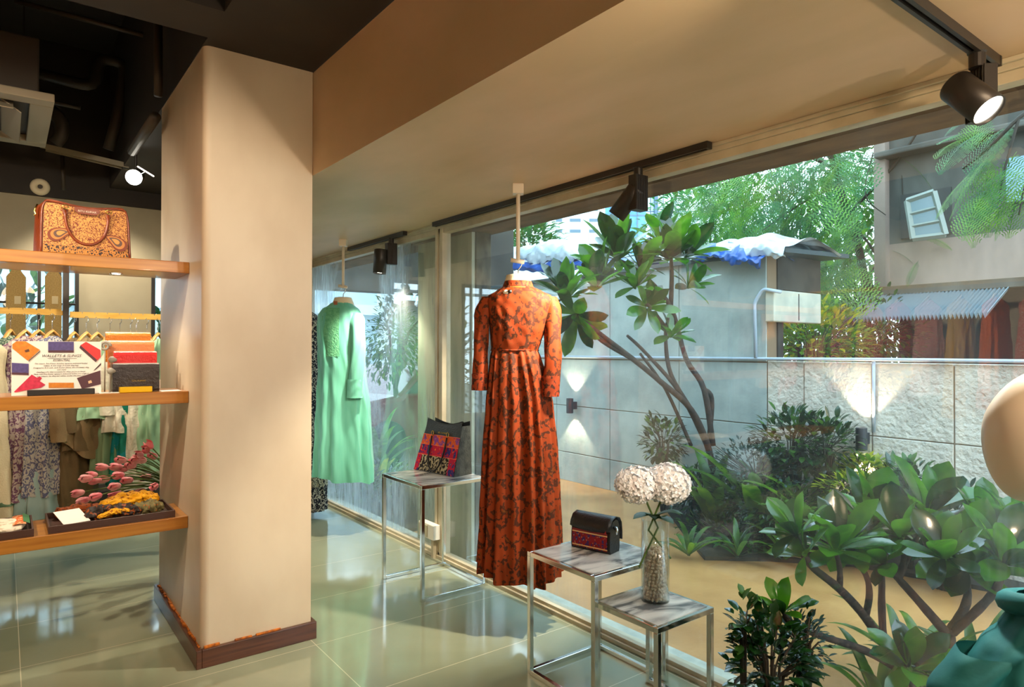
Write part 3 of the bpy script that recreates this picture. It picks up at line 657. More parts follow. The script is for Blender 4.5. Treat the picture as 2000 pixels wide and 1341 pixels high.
for i in range(25):
    a = PI*i/24; x = -.075*math.cos(a) if True else 0; v = .72-.66*math.sin(a)**.6 if 0 < i < 24 else .72
    p = tb(0, max(v,.03), -1); hp.append(Vector((x*1.0-.02*(1-v)*0+.005, p.y-.012-.006*math.sin(a), Hh*max(v,.03))))
h = obj('handle', MB().tube(hp, .0065, 8, ell=.7), M_blackleather, e, local=True, smooth=True)
hb = [Vector((p.x, -p.y*.2+.075+.02*math.sin(PI*i/24), p.z*.9)) for i, p in enumerate(hp)]
obj('handle', MB().tube(hb, .0065, 8, ell=.7), mat('tan_strap', srgb(150,100,60), .5), e, local=True, smooth=True)
for x in (-.07, .08):
    p = tb(0, .76, -1); obj('ring', MB().tube([(x+.011*math.cos(k*PI/8), p.y-.008, Hh*.78+.014*math.sin(k*PI/8)) for k in range(17)], .0032, 6), M_brass, e, local=True, smooth=True)
tx = text_mb('RITU KUMAR', .014); tx.xf(Matrix.Translation(tb(0,.80,-1)+Vector((.0,-.0035,-.005)))@Matrix.Rotation(R(80),4,'X')); obj('gold_lettering', tx, M_brass, e, local=True)

# ------------------------------------------------------------------ crossbody bag
e = empty('crossbody_bag', (2.215, 2.262, .567), R(-75.6), 'small black leather crossbody bag with woven red front on the middle table', 'handbag')
w2 = .108
prof = [(-.045,.0),(-.050,.02),(-.048,.08),(-.040,.125),(-.020,.152),(.01,.160),(.035,.150),(.048,.12),(.050,.02),(.044,0)]
def bagprism(prof, w, bul=0):
    rows = []
    for i in range(9):
        u = -1+2*i/8; f = 1-.06*abs(u)**4
        rows.append([Vector((u*w, y*f, z*(1-.0*abs(u)))) for y, z in prof])
    mb = MB(); mb.grid([list(c_) for c_ in zip(*rows)]); 
    for s_ in (0, 8): mb.add(rows[s_], [tuple(range(len(prof)))])
    return mb
obj('body', bagprism([(a*.96,b*.94) for a, b in prof], w2*.97), M_blackleather, e, local=True, bev=.006, smooth=False)
fl = [(-.052,.105),(-.046,.128),(-.026,.156),(.01,.165),(.042,.155),(.060,.13),(.066,.09),(.066,.05)]
q = MB(); rows = [[Vector((-w2+2*w2*i/10, y*1.0-(.004*math.cos((i-5)/5*PI/2) if k_ == 0 else 0), z-(.012*math.cos((i-5)/5*PI/2) if k_ == 0 else 0))) for i in range(11)] for k_, (y, z) in enumerate(fl)]
q.grid(rows); fo = obj('flap', q, M_blackleather, e, local=True, smooth=True); sd = fo.modifiers.new('solid', 'SOLIDIFY'); sd.thickness = .004
M_weave = printmat('red_navy_weave', srgb(120,24,30), srgb(46,34,84), srgb(176,140,96), 40, 10, .45, .8, dist=.25)
q = MB(); q.grid([[Vector((-.094+.188*i/8, -.0508-.001*math.sin(PI*j/4), .012+.078*j/4)) for i in range(9)] for j in range(5)]); obj('woven_panel', q, M_weave, e, local=True)
for z in (.020, .082): obj('cream_stripe', MB().box((-.094,-.0530,z-.0025),(.094,-.0505,z+.0025)), mat('cream_braid', srgb(206,160,104), .7), e, local=True)
obj('red_stripe', MB().box((-.094,-.0525,.086),(.094,-.0502,.094)), mat('dark_red_braid', srgb(110,24,24), .7), e, local=True)
for s_ in (-1, 1):
    obj('clasp', MB().tube([(s_*w2,-.0,.118),(s_*(w2+.010),-.006,.108),(s_*(w2+.012),-.012,.088)], [.009,.008,.005], 8), M_chrome, e, local=True, smooth=True)
tx = text_mb('RITU KUMAR', .010); tx.xf(Matrix.Translation((-.012,-.0515,.0995))@Matrix.Rotation(R(88),4,'X')); obj('gold_lettering', tx, M_brass, e, local=True)
obj('red_tassel', MB().prism([(.078,-.052,.093),(.090,-.052,.093),(.088,-.052,.108)], (0,-.002,0)), mat('red_leather', srgb(150,30,30), .5), e, local=True)

# ------------------------------------------------------------------ vase, pebbles, hydrangeas
vx, vy = 2.198, 1.885; VH = .345; VR = .058
e = empty('glass_vase', (vx, vy, .442), 0, 'tall clear cylinder vase on the lowest table', 'vase')
M_vglass = bpy.data.materials.new('vase_glass'); nt, b = nodes(M_vglass); nt.nodes.remove(b)
fr_ = schlick(nt, .05); gl_ = N(nt, 'ShaderNodeBsdfGlossy', Roughness=0.02); tr_ = nt.nodes.new('ShaderNodeBsdfTransparent'); tr_.inputs[0].default_value = (.95,.98,.97,1); mx_ = nt.nodes.new('ShaderNodeMixShader')
nt.links.new(fr_.outputs[0], mx_.inputs[0]); nt.links.new(tr_.outputs[0], mx_.inputs[1]); nt.links.new(gl_.outputs[0], mx_.inputs[2]); nt.links.new(mx_.outputs[0], nt.nodes['Material Output'].inputs[0])
obj('glass_wall', MB().lathe([(.002,0),(VR,0),(VR+.001,.004),(VR,VH),(VR-.003,VH),(VR-.003,.010),(.002,.010)], (vx,vy,.442), 48), M_vglass, e, smooth=True)
pb = MB(); rnd = random.Random(5)
def pebble(mb, c, r, rnd):
    t_ = (1+5**.5)/2; vs = [(-1,t_,0),(1,t_,0),(-1,-t_,0),(1,-t_,0),(0,-1,t_),(0,1,t_),(0,-1,-t_),(0,1,-t_),(t_,0,-1),(t_,0,1),(-t_,0,-1),(-t_,0,1)]
    fs = [(0,11,5),(0,5,1),(0,1,7),(0,7,10),(0,10,11),(1,5,9),(5,11,4),(11,10,2),(10,7,6),(7,1,8),(3,9,4),(3,4,2),(3,2,6),(3,6,8),(3,8,9),(4,9,5),(2,4,11),(6,2,10),(8,6,7),(9,8,1)]
    M = Euler((rnd.uniform(0,6),rnd.uniform(0,6),rnd.uniform(0,6))).to_matrix()@Matrix.Diagonal((1, rnd.uniform(.6,.9), rnd.uniform(.55,.8)))
    mb.add([Vector(c)+M@(Vector(v)/1.9*r*rnd.uniform(.85,1.1)) for v in vs], fs)
layer = 0; z = .0165
while z < .215:
    for k in range(19):
        a = k*2*PI/19+layer*.4+rnd.uniform(-.06,.06); rr = VR-.0125+rnd.uniform(-.0025,.0005)
        pebble(pb, (vx+rr*math.cos(a), vy+rr*math.sin(a), .442+z+rnd.uniform(-.002,.002)), .0098, rnd)
    z += .0145; layer += 1
for k in range(70):
    a = rnd.uniform(0, 2*PI); rr = (VR-.012)*math.sqrt(rnd.random()); pebble(pb, (vx+rr*math.cos(a), vy+rr*math.sin(a), .442+.212+rnd.uniform(-.004,.006)), .008, rnd)
core = pb.lathe([(.002,.012),(VR-.022,.012),(VR-.022,.205),(.002,.207)], (vx,vy,.442), 20)
po = obj('pebbles', pb, mat('cream_pebble', srgb(226,208,184), .7, c2=srgb(190,170,146), ns=50), e, smooth=False); po['kind'] = 'stuff'
M_petal = mat('white_petal', srgb(250,248,244), .6, c2=srgb(246,236,230), ns=14, sheen=.2)
M_stemg = mat('green_stem', srgb(84,110,52), .5)
M_hleaf = leafmat('hydrangea_leaf', srgb(46,84,34), srgb(30,62,26), .4, .2)
def leaf_mb(mb, base, d, up, L, W_, curl=.25, fold=.25, nl=6, mi=0, peak=.6, petiole=.06):
    """one leaf: obovate blade with folded midrib and a droop"""
    d = Vector(d).normalized(); up = Vector(up); s = d.cross(up)
    if s.length < 1e-4: s = d.orthogonal()
    s.normalize(); up = s.cross(d).normalized(); rows = []
    for j in range(nl+1):
        t = j/nl
        if t < peak: w_ = math.sin(t/peak*PI/2)**.8
        else: w_ = math.cos((t-peak)/(1-peak)*PI/2)**.6
        w_ = max(w_, petiole)*W_/2 if j < nl else W_*.02
        if t < .12: w_ = W_*petiole/2
        c_ = base+d*(L*t*(1-.12*curl*t))+up*(-curl*L*t*t*.5)
        rows.append([c_-s*w_+up*(w_*fold), c_, c_+s*w_+up*(w_*fold)])
    mb.grid(rows, mi)
def hydrangea(c, r, label, seed, bend):
    rnd = random.Random(seed); c = Vector(c)
    e = empty('hydrangea', (vx, vy, .60), 0, label, 'flower', 'white hydrangea heads in the glass vase')
    mb = MB(); n = 150
    for i in range(n):
        z = 1-2*(i+.5)/n; a = i*2.399963+rnd.uniform(-.1,.1); q = math.sqrt(1-z*z)
        nrm = Vector((q*math.cos(a), q*math.sin(a), z)); p = c+Vector((nrm.x*r, nrm.y*r, nrm.z*r*.86))*rnd.uniform(.9,1.06)
        t1 = nrm.orthogonal().normalized(); t1 = Matrix.Rotation(rnd.uniform(0,2*PI),3,nrm)@t1; t2 = nrm.cross(t1); sz = rnd.uniform(.014,.019)
        for k in range(4):
            dd = t1*math.cos(k*PI/2)+t2*math.sin(k*PI/2); ss = nrm.cross(dd)
            q_ = [p-nrm*.004, p+dd*sz*.5-ss*sz*.48+nrm*.003*rnd.random(), p+dd*sz*.98-ss*sz*.3+nrm*rnd.uniform(-.004,.005), p+dd*sz*1.05+nrm*rnd.uniform(-.003,.006), p+dd*sz*.98+ss*sz*.3+nrm*rnd.uniform(-.004,.005), p+dd*sz*.5+ss*sz*.48]
            mb.add(q_, [(0,1,2,3),(0,3,4,5)])
    mb.ball(c, r*.86, 14, 10, sc_=(1,1,.86))
    obj('flower_head', mb, M_petal, e)
    obj('stem', MB().tube([(vx+bend*.1, vy, .60), (vx-.3*bend*.1, vy+.01, .74), c*.5+Vector((vx, vy, .8))*.5, c], .0045, 8), M_stemg, e, smooth=True)
    lf = MB(); base = Vector((vx, vy, .80))
    for k, (dx, dz, L) in enumerate(((-.9,.25,.11),(.5,.5,.10),(.1,.3,.09)) if bend < 0 else ((.85,.45,.12),(.4,.1,.09),(-.2,.4,.09))):
        leaf_mb(lf, base+Vector((0,0,-.01*k)), _r*dx+Vector((0,0,dz))-FW*.35, (0,0,1), L, .065, .6, .2)
    obj('leaves', lf, M_hleaf, e, smooth=True)
hydrangea(P(1243,946,2.80), .086, 'white hydrangea head in the vase, smaller and nearer the crossbody bag', 1, -1)
hydrangea(P(1304,944,2.82), .096, 'white hydrangea head in the vase, fuller and farther from the crossbody bag', 2, 1)

# ------------------------------------------------------------------ wall shelves
def shelf(z0, z1, label, light=False):
    e = empty('wall_shelf', (-.7, 3.87, z0), 0, label, 'shelf', 'teak shelves fixed to the column')
    obj('board', MB().box((-2.2, 3.69, z0), (.747, 4.045, z1)), M_shelf, e, bev=.003)
    if light:
        p = PZ(227, 534, z0)
        obj('recessed_lamp', MB().lathe([(.030,-.001),(.030,-.005),(.024,-.005),(.022,-.001)], (p.x, p.y, z0), 28), M_chrome, e, smooth=True)
        obj('lamp_lens', MB().lathe([(.001,-.0025),(.023,-.0025)], (p.x, p.y, z0), 24), M_lens, e)
        lamp('SPOT', (p.x, p.y, z0-.02), (p.x, p.y, 0), 9, WARM2, .02, 120, .6)
    return e
SZ1, SZ2, SZ3 = (1.886, 1.943), (1.228, 1.289), (.596, .657)
shelf(*SZ1, 'topmost teak shelf with a small lamp underneath, carrying the satchel', True)
shelf(*SZ2, 'middle teak shelf carrying wallets and the wallet sign')
shelf(*SZ3, 'lowest teak shelf carrying trays of scarves')

# satchel on the top shelf
M_tanprint = printmat('tan_floral_leather', srgb(206,150,84), srgb(112,50,44), srgb(130,48,50), 80, 13, .42, .45, dist=.9)
M_darkprint = printmat('navy_floral_border', srgb(190,130,66), srgb(50,44,50), None, 90, 9, .68, .5)
M_brown = mat('brown_leather', srgb(134,60,24), .32, c2=srgb(104,42,16), ns=9, bump=.2, bs=110, spec=.6)
e = empty('satchel_bag', (.305, 3.85, SZ1[1]+.003), R(5), 'brown leather satchel with tan floral paisley front on the topmost shelf', 'handbag')
def sb(u, v, w_):
    tw = 1-.035*v; top = .258-.020*(.5+.5*math.cos(u*PI))*v**6
    rad = 1-(.14*abs(u)**14*v**10)
    return Vector((u*.188*tw*rad, w_*(.085-.028*v), top*v*(1-.05*abs(u)**10*v**6)))
NU = 20
def sface(w_, u0=-1, u1=1, v0=0, v1=1, off=0):
    return MB().grid([[sb(u0+(u1-u0)*i/NU, v0+(v1-v0)*j/12, w_)+Vector((0, off-.006*math.sin(PI*(.5+.5*(u0+(u1-u0)*i/NU)))*(1 if w_ < 0 else -1), 0)) for i in range(NU+1)] for j in range(13)])
q = sface(-1); q2 = sface(1); q.add(q2.v, q2.f)
q.grid([[sb(-1+2*i/NU, 0, w_) for i in range(NU+1)] for w_ in (-1, 1)])
q.grid([[sb(-1+2*i/NU, 1, w_)+Vector((0,0,.006*(1-w_*w_))) for i in range(NU+1)] for w_ in (-1, -.3, .3, 1)])
obj('body', q, M_brown, e, local=True, smooth=True)
for s_ in (-1, 1):
    q = MB().grid([[sb(s_, j/12, -1+2*i/6)+Vector((s_*.012*math.sin(PI*i/6),0,0)) for i in range(7)] for j in range(13)]); obj('gusset', q, M_brown, e, local=True, smooth=True)
obj('printed_front', sface(-1, -.93, .93, .14, .93, -.003), M_tanprint, e, local=True, smooth=True)
obj('printed_border', sface(-1, -.93, .93, .02, .16, -.0035), M_darkprint, e, local=True, smooth=True)
pts = [sb(-.97+1.94*i/16, .96, -1)+Vector((0,-.004,0)) for i in range(17)]
obj('piping', MB().tube([sb(-.97, j/8*.96, -1)+Vector((0,-.003,0)) for j in range(9)]+pts[1:]+[sb(.97, .96-j/8*.96, -1)+Vector((0,-.003,0)) for j in range(1, 9)], .0042, 8), M_brown, e, local=True, smooth=True)
def paisley(cx, cz, ang, L, mats, flip=1):
    for k, m in enumerate(mats):
        s_ = 1-.22*k; pl = []
        for i in range(28):
            t = i/28*2*PI; x = math.cos(t); y = math.sin(t)*(.42+.22*math.cos(t))
            bend = .35*max(0, -x)**2*flip
            X_ = (x*.5+.04)*L*s_; Z_ = (y*.62+bend*.4)*L*s_
            c_, s__ = math.cos(ang), math.sin(ang); pl.append(Vector((cx+X_*c_-Z_*s__, 0, cz+X_*s__+Z_*c_)))
        v0 = [Vector((p.x, sb(p.x/.188, p.z/.258, -1).y-.0105-.0008*k, p.z)) for p in pl]
        obj('paisley_motif', MB().prism(v0, (0,-.0006,0)), m, e, local=True)
pm_ = [mat('paisley_brown', srgb(120,54,30), .5), mat('paisley_ochre', srgb(190,124,60), .5), mat('paisley_grey', srgb(96,70,60), .5), mat('paisley_core', srgb(196,140,70), .5)]
paisley(-.105, .10, R(210), .105, pm_, 1); paisley(.118, .085, R(-42), .11, pm_, -1)
hp = [sb(0,.83,-1)+Vector((-.088*math.cos(PI*i/28), -.016-.012*math.sin(PI*i/28), -.155*math.sin(PI*i/28)**.75)) for i in range(29)]
obj('handle', MB().tube(hp, .0068, 10), M_brown, e, local=True, smooth=True)
hb = [Vector((p.x, .075+.02*math.sin(PI*i/28), p.z)) for i, p in enumerate(hp)]
obj('handle', MB().tube(hb, .0068, 10), M_brown, e, local=True, smooth=True)
for x in (-.088, .088):
    obj('ring', MB().tube([(x+.013*math.cos(k*PI/8), -.088, .222+.009*math.sin(k*PI/8)) for k in range(17)], .0028, 6), M_brass, e, local=True, smooth=True)
    obj('handle_tab', MB().box((x-.010,-.083,.188),(x+.010,-.076,.220)), M_brown, e, local=True, bev=.003)
obj('side_clip', MB().tube([(-.192,-.05,.225),(-.200,-.055,.205),(-.204,-.06,.19),(-.198,-.06,.178),(-.206,-.062,.17)], .004, 6), M_brass, e, local=True, smooth=True)
obj('name_patch', MB().prism([(-.052,-.079,.212),(-.036,-.080,.198),(.036,-.080,.198),(.052,-.079,.212),(.052,-.078,.230),(-.052,-.078,.230)], (0,-.002,0)), M_brown, e, local=True)
tx = text_mb('RITU KUMAR', .013); tx.xf(Matrix.Translation((0,-.0835,.208))@Matrix.Rotation(R(90),4,'X')); obj('lettering', tx, M_white, e, local=True)

# ------------------------------------------------------------------ middle shelf
ZS = SZ2[1]
M_paper = mat('white_card', srgb(232,226,216), .6)
M_ink = mat('dark_ink', srgb(70,64,66), .7)
YB = 3.745
e = empty('wallet_sign', (.2, YB, ZS+.0015), 0, 'white printed sign about wallets and slings standing on the middle shelf', 'sign')
a = PY(22, 767, YB); b = PY(198, 667, YB); zt = b.z
obj('board', MB().box((a.x, YB, ZS+.0015), (b.x, YB+.004, zt)), M_paper, e)
def bpnt(px, py): p = PY(px, py, YB-.0012); return p
def poly(name, pts, m, k=0):
    v = [bpnt(*p)-Vector((0, .0006*k, 0)) for p in pts]; v = [Vector((min(max(p.x, a.x+.0005), b.x-.0005), p.y, min(max(p.z, ZS+.002), zt-.0005))) for p in v]
    obj(name, MB().prism(v, (0,-.0006,0)), m, e)
c_or = mat('print_tan', srgb(212,132,34), .5, c2=srgb(196,112,24), ns=60); c_pu = mat('print_purple', srgb(84,72,130), .5, c2=srgb(70,60,110), ns=90); c_rd = mat('print_red', srgb(206,48,48), .5); c_pk = mat('print_crimson', srgb(206,44,76), .5, c2=srgb(180,34,62), ns=60); c_pl = mat('print_plum', srgb(78,40,50), .5); c_br = mat('print_brown', srgb(92,52,34), .5)
poly('printed_wallet', [(24,672),(32,666),(50,664),(78,683),(56,703),(54,704),(24,680)], c_or); poly('printed_wallet_edge', [(56,704),(79,684),(78,687),(56,706)], c_br, 1); poly('printed_clasp', [(48,684),(56,681),(58,686),(50,688)], c_br, 1)
poly('printed_wallet', [(94,667),(144,667),(144,686),(94,686)], c_pu); poly('printed_wallet_edge', [(94,684),(144,684),(144,688),(94,688)], c_pl, 1)
poly('printed_wallet', [(157,674),(168,667),(196,683),(197,697),(190,704)], c_rd); poly('printed_wallet_edge', [(157,674),(190,703),(187,707),(155,679)], c_pl, 1)
poly('printed_wallet', [(23,708),(56,710),(56,731),(23,729)], c_pu); poly('printed_wallet_edge', [(23,727),(56,728),(56,732),(23,731)], c_pl, 1)
poly('printed_wallet', [(27,765),(62,731),(72,737),(78,735),(82,738),(78,744),(89,751),(80,757),(60,760),(30,766)], c_pk)
poly('printed_wallet', [(95,747),(144,747),(144,757),(95,757)], c_or)
poly('printed_wallet', [(150,738),(196,723),(197,750),(160,759)], c_pl); poly('printed_clasp', [(172,744),(178,742),(180,747),(173,749)], mat('print_gold', srgb(220,180,140), .4), 1); poly('printed_strap', [(182,724),(186,722),(198,708),(198,712)], c_pl)
for s_, px, py, hpx, sh in (('WALLETS & SLINGS', 120, 697, 7.0, .3), ('ESSENTIAL', 120, 705, 5.6, .3)):
    t_ = text_mb(s_, hpx*.0026*.98, .0002, sh); p = bpnt(px, py); t_.xf(Matrix.Translation(p)@Matrix.Rotation(R(90),4,'X')); obj('heading_text', t_, M_ink, e)
poly('rule_line', [(93,699.2),(150,699.2),(150,699.8),(93,699.8)], M_ink)
for k, s_ in enumerate(('This season, Ritu Kumar launches signature embossed leather', 'wallets, & new range of mobile sling bags.', 'Designed to fit in cash, cards & your phone, this convenient sling', 'with metal', 'detailing is the ideal accessory for when you\'re on the go.', 'Made with Ritu Kumar signature embossed leather in a range of', 'luxe colours, the sling and wallets exudes effortless style.')):
    t_ = text_mb(s_, .0082, .0002, .3); p = bpnt(120, 710.5+k*4.05); t_.xf(Matrix.Translation(p)@Matrix.Rotation(R(90),4,'X')); obj('body_text', t_, M_ink, e)
hx0, hx1 = PY(53,760,3.715).x, PY(185,760,3.715).x
tag(obj('sign_holder', MB().box((hx0, 3.705, ZS+.001), (hx1, 3.730, ZS+.027)), M_blackmetal, bev=.002), 'long black holder bar in front of the wallet sign', 'sign holder')
M_gold = mat('gold_block', srgb(226,176,20), .3, .6)
tag(obj('gold_block', MB().box((PY(233,760,3.71).x, 3.70, ZS+.001), (PY(297,760,3.71).x, 3.735, ZS+.029)), M_gold, bev=.002), 'shiny gold block in front of the black wallet', 'block')
e = empty('wallet_riser', (.56, 3.87, ZS+.001), 0, 'white stepped riser holding up the wallets', 'display stand')
for k, (y, zz) in enumerate(((3.825,.055),(3.885,.10),(3.945,.145))): obj('step', MB().box((.45+.012*k-.02, y-.002, ZS+.001), (.64, y+.04, ZS+zz)), M_paper, e)
M_wal = {'black': mat('black_embossed_leather', srgb(44,36,34), .4, bump=.6, bs=75), 'red': mat('red_embossed_leather', srgb(196,24,22), .35, bump=.5, bs=75), 'tan': mat('tan_embossed_leather', srgb(204,128,76), .4, bump=.6, bs=75), 'orange': mat('ochre_embossed_leather', srgb(208,126,30), .4, bump=.6, bs=75)}
def wallet(px0, px1, ptop, y, zb, colr, label):
    A = PY(px0, ptop, y); B = PY(px1, ptop, y); zt_ = A.z; cx = (A.x+B.x)/2
    e = empty('wallet', (cx, y, zb), R(-2), label, 'wallet', 'leather wallets lined up on the middle shelf'); hw = (B.x-A.x)/2; h_ = zt_-zb
    q = MB(); rows = []
    for (yy_, z_) in ((0,.002),(-.004,.012),(-.007,h_*.5),(-.007,h_-.016),(-.002,h_-.004),(.010,h_),(.022,h_-.006),(.026,h_-.02),(.024,.004),(.02,0)):
        rows.append([Vector((hw*(-1+2*i/6), yy_, z_)) for i in range(7)])
    q.grid(rows, close_u=False); q.add(rows[0]+list(reversed(rows[-1])), [tuple(range(14))])
    for s_ in (0, 6): q.add([r[s_] for r in rows], [tuple(range(10))])
    obj('body', q, M_wal[colr], e, local=True, bev=.0012)
    obj('flap_edge', MB().box((-hw, -.0092, h_*.20), (hw, -.0062, h_*.225)), M_wal[colr], e, local=True)
    obj('inner_edge', MB().box((-hw+.002, .012, h_-.004), (hw-.002, .018, h_+.003)), M_paper, e, local=True)
    if colr in ('black', 'red'):
        t_ = text_mb('RITU KUMAR', .0105, .0003); t_.xf(Matrix.Translation((.01,-.0078,h_*.36))@Matrix.Rotation(R(90),4,'X')); obj('gold_lettering', t_, M_brass, e, local=True)
wallet(220, 311, 710.5, 3.765, ZS+.002, 'black', 'black embossed leather wallet at the front of the row')
wallet(222, 306, 686.5, 3.828, ZS+.056, 'red', 'red embossed leather wallet behind the black one')
wallet(211, 301, 665.5, 3.888, ZS+.101, 'tan', 'light tan embossed leather wallet behind the red one')
wallet(206, 294, 648.5, 3.948, ZS+.146, 'orange', 'ochre orange leather wallet at the back of the row')
M_grey = mat('grey_resin', srgb(150,144,130), .5)
for k, (px, py, y, lb) in enumerate(((205, 676, 3.86, 'grey carved scroll ornament beside the light tan wallet'), (217, 702, 3.80, 'grey carved cone ornament beside the red wallet'), (214, 724, 3.75, 'grey carved cone ornament beside the black wallet'))):
    p = PY(px, py, y); r = .024 if k == 0 else .016
    q = MB(); n = 26
    if k == 0: q.tube([p+Vector((r*(1-i/n*.8)*math.cos(i/n*3.4*PI), 0, r*(1-i/n*.8)*math.sin(i/n*3.4*PI))) for i in range(n)], [.008-.004*i/n for i in range(n)], 8)
    else: q.lathe([(.001,-.022),(.006,-.02),(.016,-.002),(.014,.010),(.001,.016)], p+Vector((.004,0,0)), 16, axis=(-1,0,.1))
    q.tube([p-Vector((0,0,r)), (p.x, p.y, ZS+.001)], .0035, 6)
    tag(obj('carved_ornament', q, M_grey, smooth=True), lb, 'ornament')
M_paper2 = M_paper
for (x0, x1, y0, y1, lb) in ((.36,.45,3.71,3.80,'loose white paper slip lying beside the wallet sign'), (.625,.715,3.70,3.79,'loose white paper slip lying beside the black wallet')):
    tag(obj('paper_slip', MB().box((x0,y0,ZS+.0008),(x1,y1,ZS+.003)), M_paper2), lb, 'paper')

# ------------------------------------------------------------------ lowest shelf: trays, scarves, card
M_tray = mat('dark_brown_tray', srgb(70,44,34), .4)
ZT = SZ3[1]+.001
def tray(x0, x1, y0, y1, label, h_=.034, t=.008):
    e = empty('display_tray', ((x0+x1)/2, (y0+y1)/2, ZT), 0, label, 'tray', 'brown trays on the lowest shelf')
    obj('base', MB().box((x0,y0,ZT),(x1,y1,ZT+.006)), M_tray, e)
    for lo, hi in (((x0,y0),(x1,y0+t)),((x0,y1-t),(x1,y1)),((x0,y0+t),(x0+t,y1-t)),((x1-t,y0+t),(x1,y1-t))):
        obj('side', MB().box((lo[0],lo[1],ZT+.006),(hi[0],hi[1],ZT+h_)), M_tray, e, bev=.001)
tray(.165, .69, 3.70, 4.02, 'long brown tray of crumpled scarves on the lowest shelf')
tray(-.42, .112, 3.70, 4.02, 'brown tray with a folded white scarf, cut off by the picture edge')
def crumple(name, path, rad, m, label, seed, wr=.3, flat=.6, cat='scarf'):
    rnd = random.Random(seed); ph = [rnd.uniform(0, 6) for _ in range(6)]; pts = [Vector(p) for p in path]; rows = []
    nv_, nu_ = 60, 36
    for j in range(nv_+1):
        t = j/nv_*(len(pts)-1); i = min(int(t), len(pts)-2); f = t-i; p = pts[i].lerp(pts[i+1], f); r = rad[i]+(rad[i+1]-rad[i])*f
        d = (pts[i+1]-pts[i]).normalized(); s_ = d.cross(Vector((0,0,1))).normalized()
        r *= min(1, (j+1)/4, (nv_-j+1)/4); row = []
        for k in range(nu_):
            a = 2*PI*k/nu_; q = 1+wr*(math.sin(3*a+j*.21+ph[0])*.5+math.sin(7*a-j*.33+ph[1])*.3+math.sin(2*a+j*.7+ph[2])*.3+.25*math.sin(11*a+j*.5+ph[3]))
            row.append(p+s_*(math.cos(a)*r*q)+Vector((0,0,max(math.sin(a)*r*flat*q, -r*flat*.8))))
        rows.append(row)
    return tag(obj(name, MB().grid(rows, close_u=True), m, smooth=True), label, cat)
M_yel = printmat('mustard_batik', srgb(222,160,24), srgb(150,90,16), None, 40, 9, .45, .7)
M_blk = printmat('black_rust_batik', srgb(44,36,32), srgb(140,70,28), None, 26, 9, .42, .6)
M_olv = printmat('olive_check', srgb(112,104,66), srgb(80,74,46), srgb(190,90,30), 22, 9, .5, .8)
M_rus = printmat('rust_print', srgb(150,76,30), srgb(80,36,20), None, 40, 9, .5, .7)
zt_ = ZT+.03
crumple('scarf', [(.20,3.98,zt_+.004),(.30,3.97,zt_+.012),(.42,3.96,zt_+.012)], [.035,.042,.03], M_rus, 'rust brown printed scarf at the back of the long tray', 41)
crumple('scarf', [(.38,3.93,zt_+.022),(.48,3.94,zt_+.040),(.58,3.93,zt_+.045),(.655,3.91,zt_+.03)], [.035,.05,.055,.03], M_yel, 'mustard yellow printed scarf rolled on top of the long tray', 42)
crumple('scarf', [(.31,3.84,zt_+.002),(.40,3.83,zt_+.014),(.50,3.80,zt_+.012),(.56,3.79,zt_+.0)], [.045,.052,.046,.03], M_blk, 'black scarf with rust print in the middle of the long tray', 43, .4)
crumple('scarf', [(.36,3.76,zt_+.004),(.43,3.765,zt_+.022),(.50,3.77,zt_+.018)], [.014,.022,.014], M_yel, 'thin mustard yellow scarf end over the black scarf', 44, .4)
crumple('scarf', [(.52,3.83,zt_+.0),(.60,3.82,zt_+.012),(.66,3.82,zt_+.006)], [.05,.062,.03], M_olv, 'olive checked scarf folded beside the column end of the long tray', 45, .2)
tag(obj('blank_card', MB().box((-.055,-.075,0),(.055,.075,.002)).xf(Matrix.Translation((.262,3.82,zt_+.012))@Euler((R(14),0,R(14))).to_matrix().to_4x4()), M_paper), 'blank white card lying in the long tray', 'card')
M_wsc = printmat('white_floral_scarf', srgb(222,212,190), srgb(190,176,150), None, 22, 9, .35, .7)
sc_ = crumple('folded_scarf', [(-.38,3.86,zt_+.0),(-.1,3.86,zt_+.006),(.085,3.86,zt_+.0)], [.12,.135,.11], M_wsc, 'folded white scarf with orange and green border in the cut-off tray', 46, .06, .17)
obj('orange_border', MB().grid([[Vector((.035+.05*i/4, 3.76+.2*j/6, zt_+.022-.004*(i/2-1)**2)) for i in range(5)] for j in range(7)]), printmat('orange_border_print', srgb(206,96,40), srgb(226,200,150), None, 50, 9, .45, .7), sc_, smooth=True)
obj('green_border', MB().grid([[Vector((.075+.026*i/3, 3.80+.19*j/6, zt_+.024-.014*i/3)) for i in range(4)] for j in range(7)]), mat('green_border_print', srgb(60,120,70), .7), sc_, smooth=True)

# ------------------------------------------------------------------ tulips behind the column
M_tulip = mat('pink_tulip', srgb(232,120,132), .45, c2=srgb(240,170,170), ns=20, nscale=(1,1,.4))
M_tstem = mat('tulip_stem', srgb(96,112,50), .5)
e = empty('tulip_vase', (.93, 4.84, 0), 0, 'tall vase of pink tulips leaning out from behind the column', 'vase')
obj('vase_body', MB().lathe([(.001,0),(.09,0),(.10,.2),(.08,.5),(.075,.60),(.07,.60),(.072,.5),(.001,.48)], (.93,4.84,0), 24), M_blackmetal, e, smooth=True)
TUL = [(160,961),(170,975),(194,967),(186,927),(207,912),(193,937),(210,935),(231,961),(238,927),(242,899),(261,909),(255,937),(231,948),(275,889),(287,880),(295,872),(303,892),(291,931),(280,958),(281,899),(304,948),(234,911),(268,900),(176,933),(246,915)]
rnd = random.Random(9); tp_ = Vector((.92, 4.82, .58))
ORD = ['first','second','third','fourth','fifth','sixth','seventh','eighth','ninth','tenth','eleventh','twelfth','thirteenth','fourteenth','fifteenth','sixteenth','seventeenth','eighteenth','nineteenth','twentieth','twenty first','twenty second','twenty third','twenty fourth','twenty fifth']
TUL.sort()
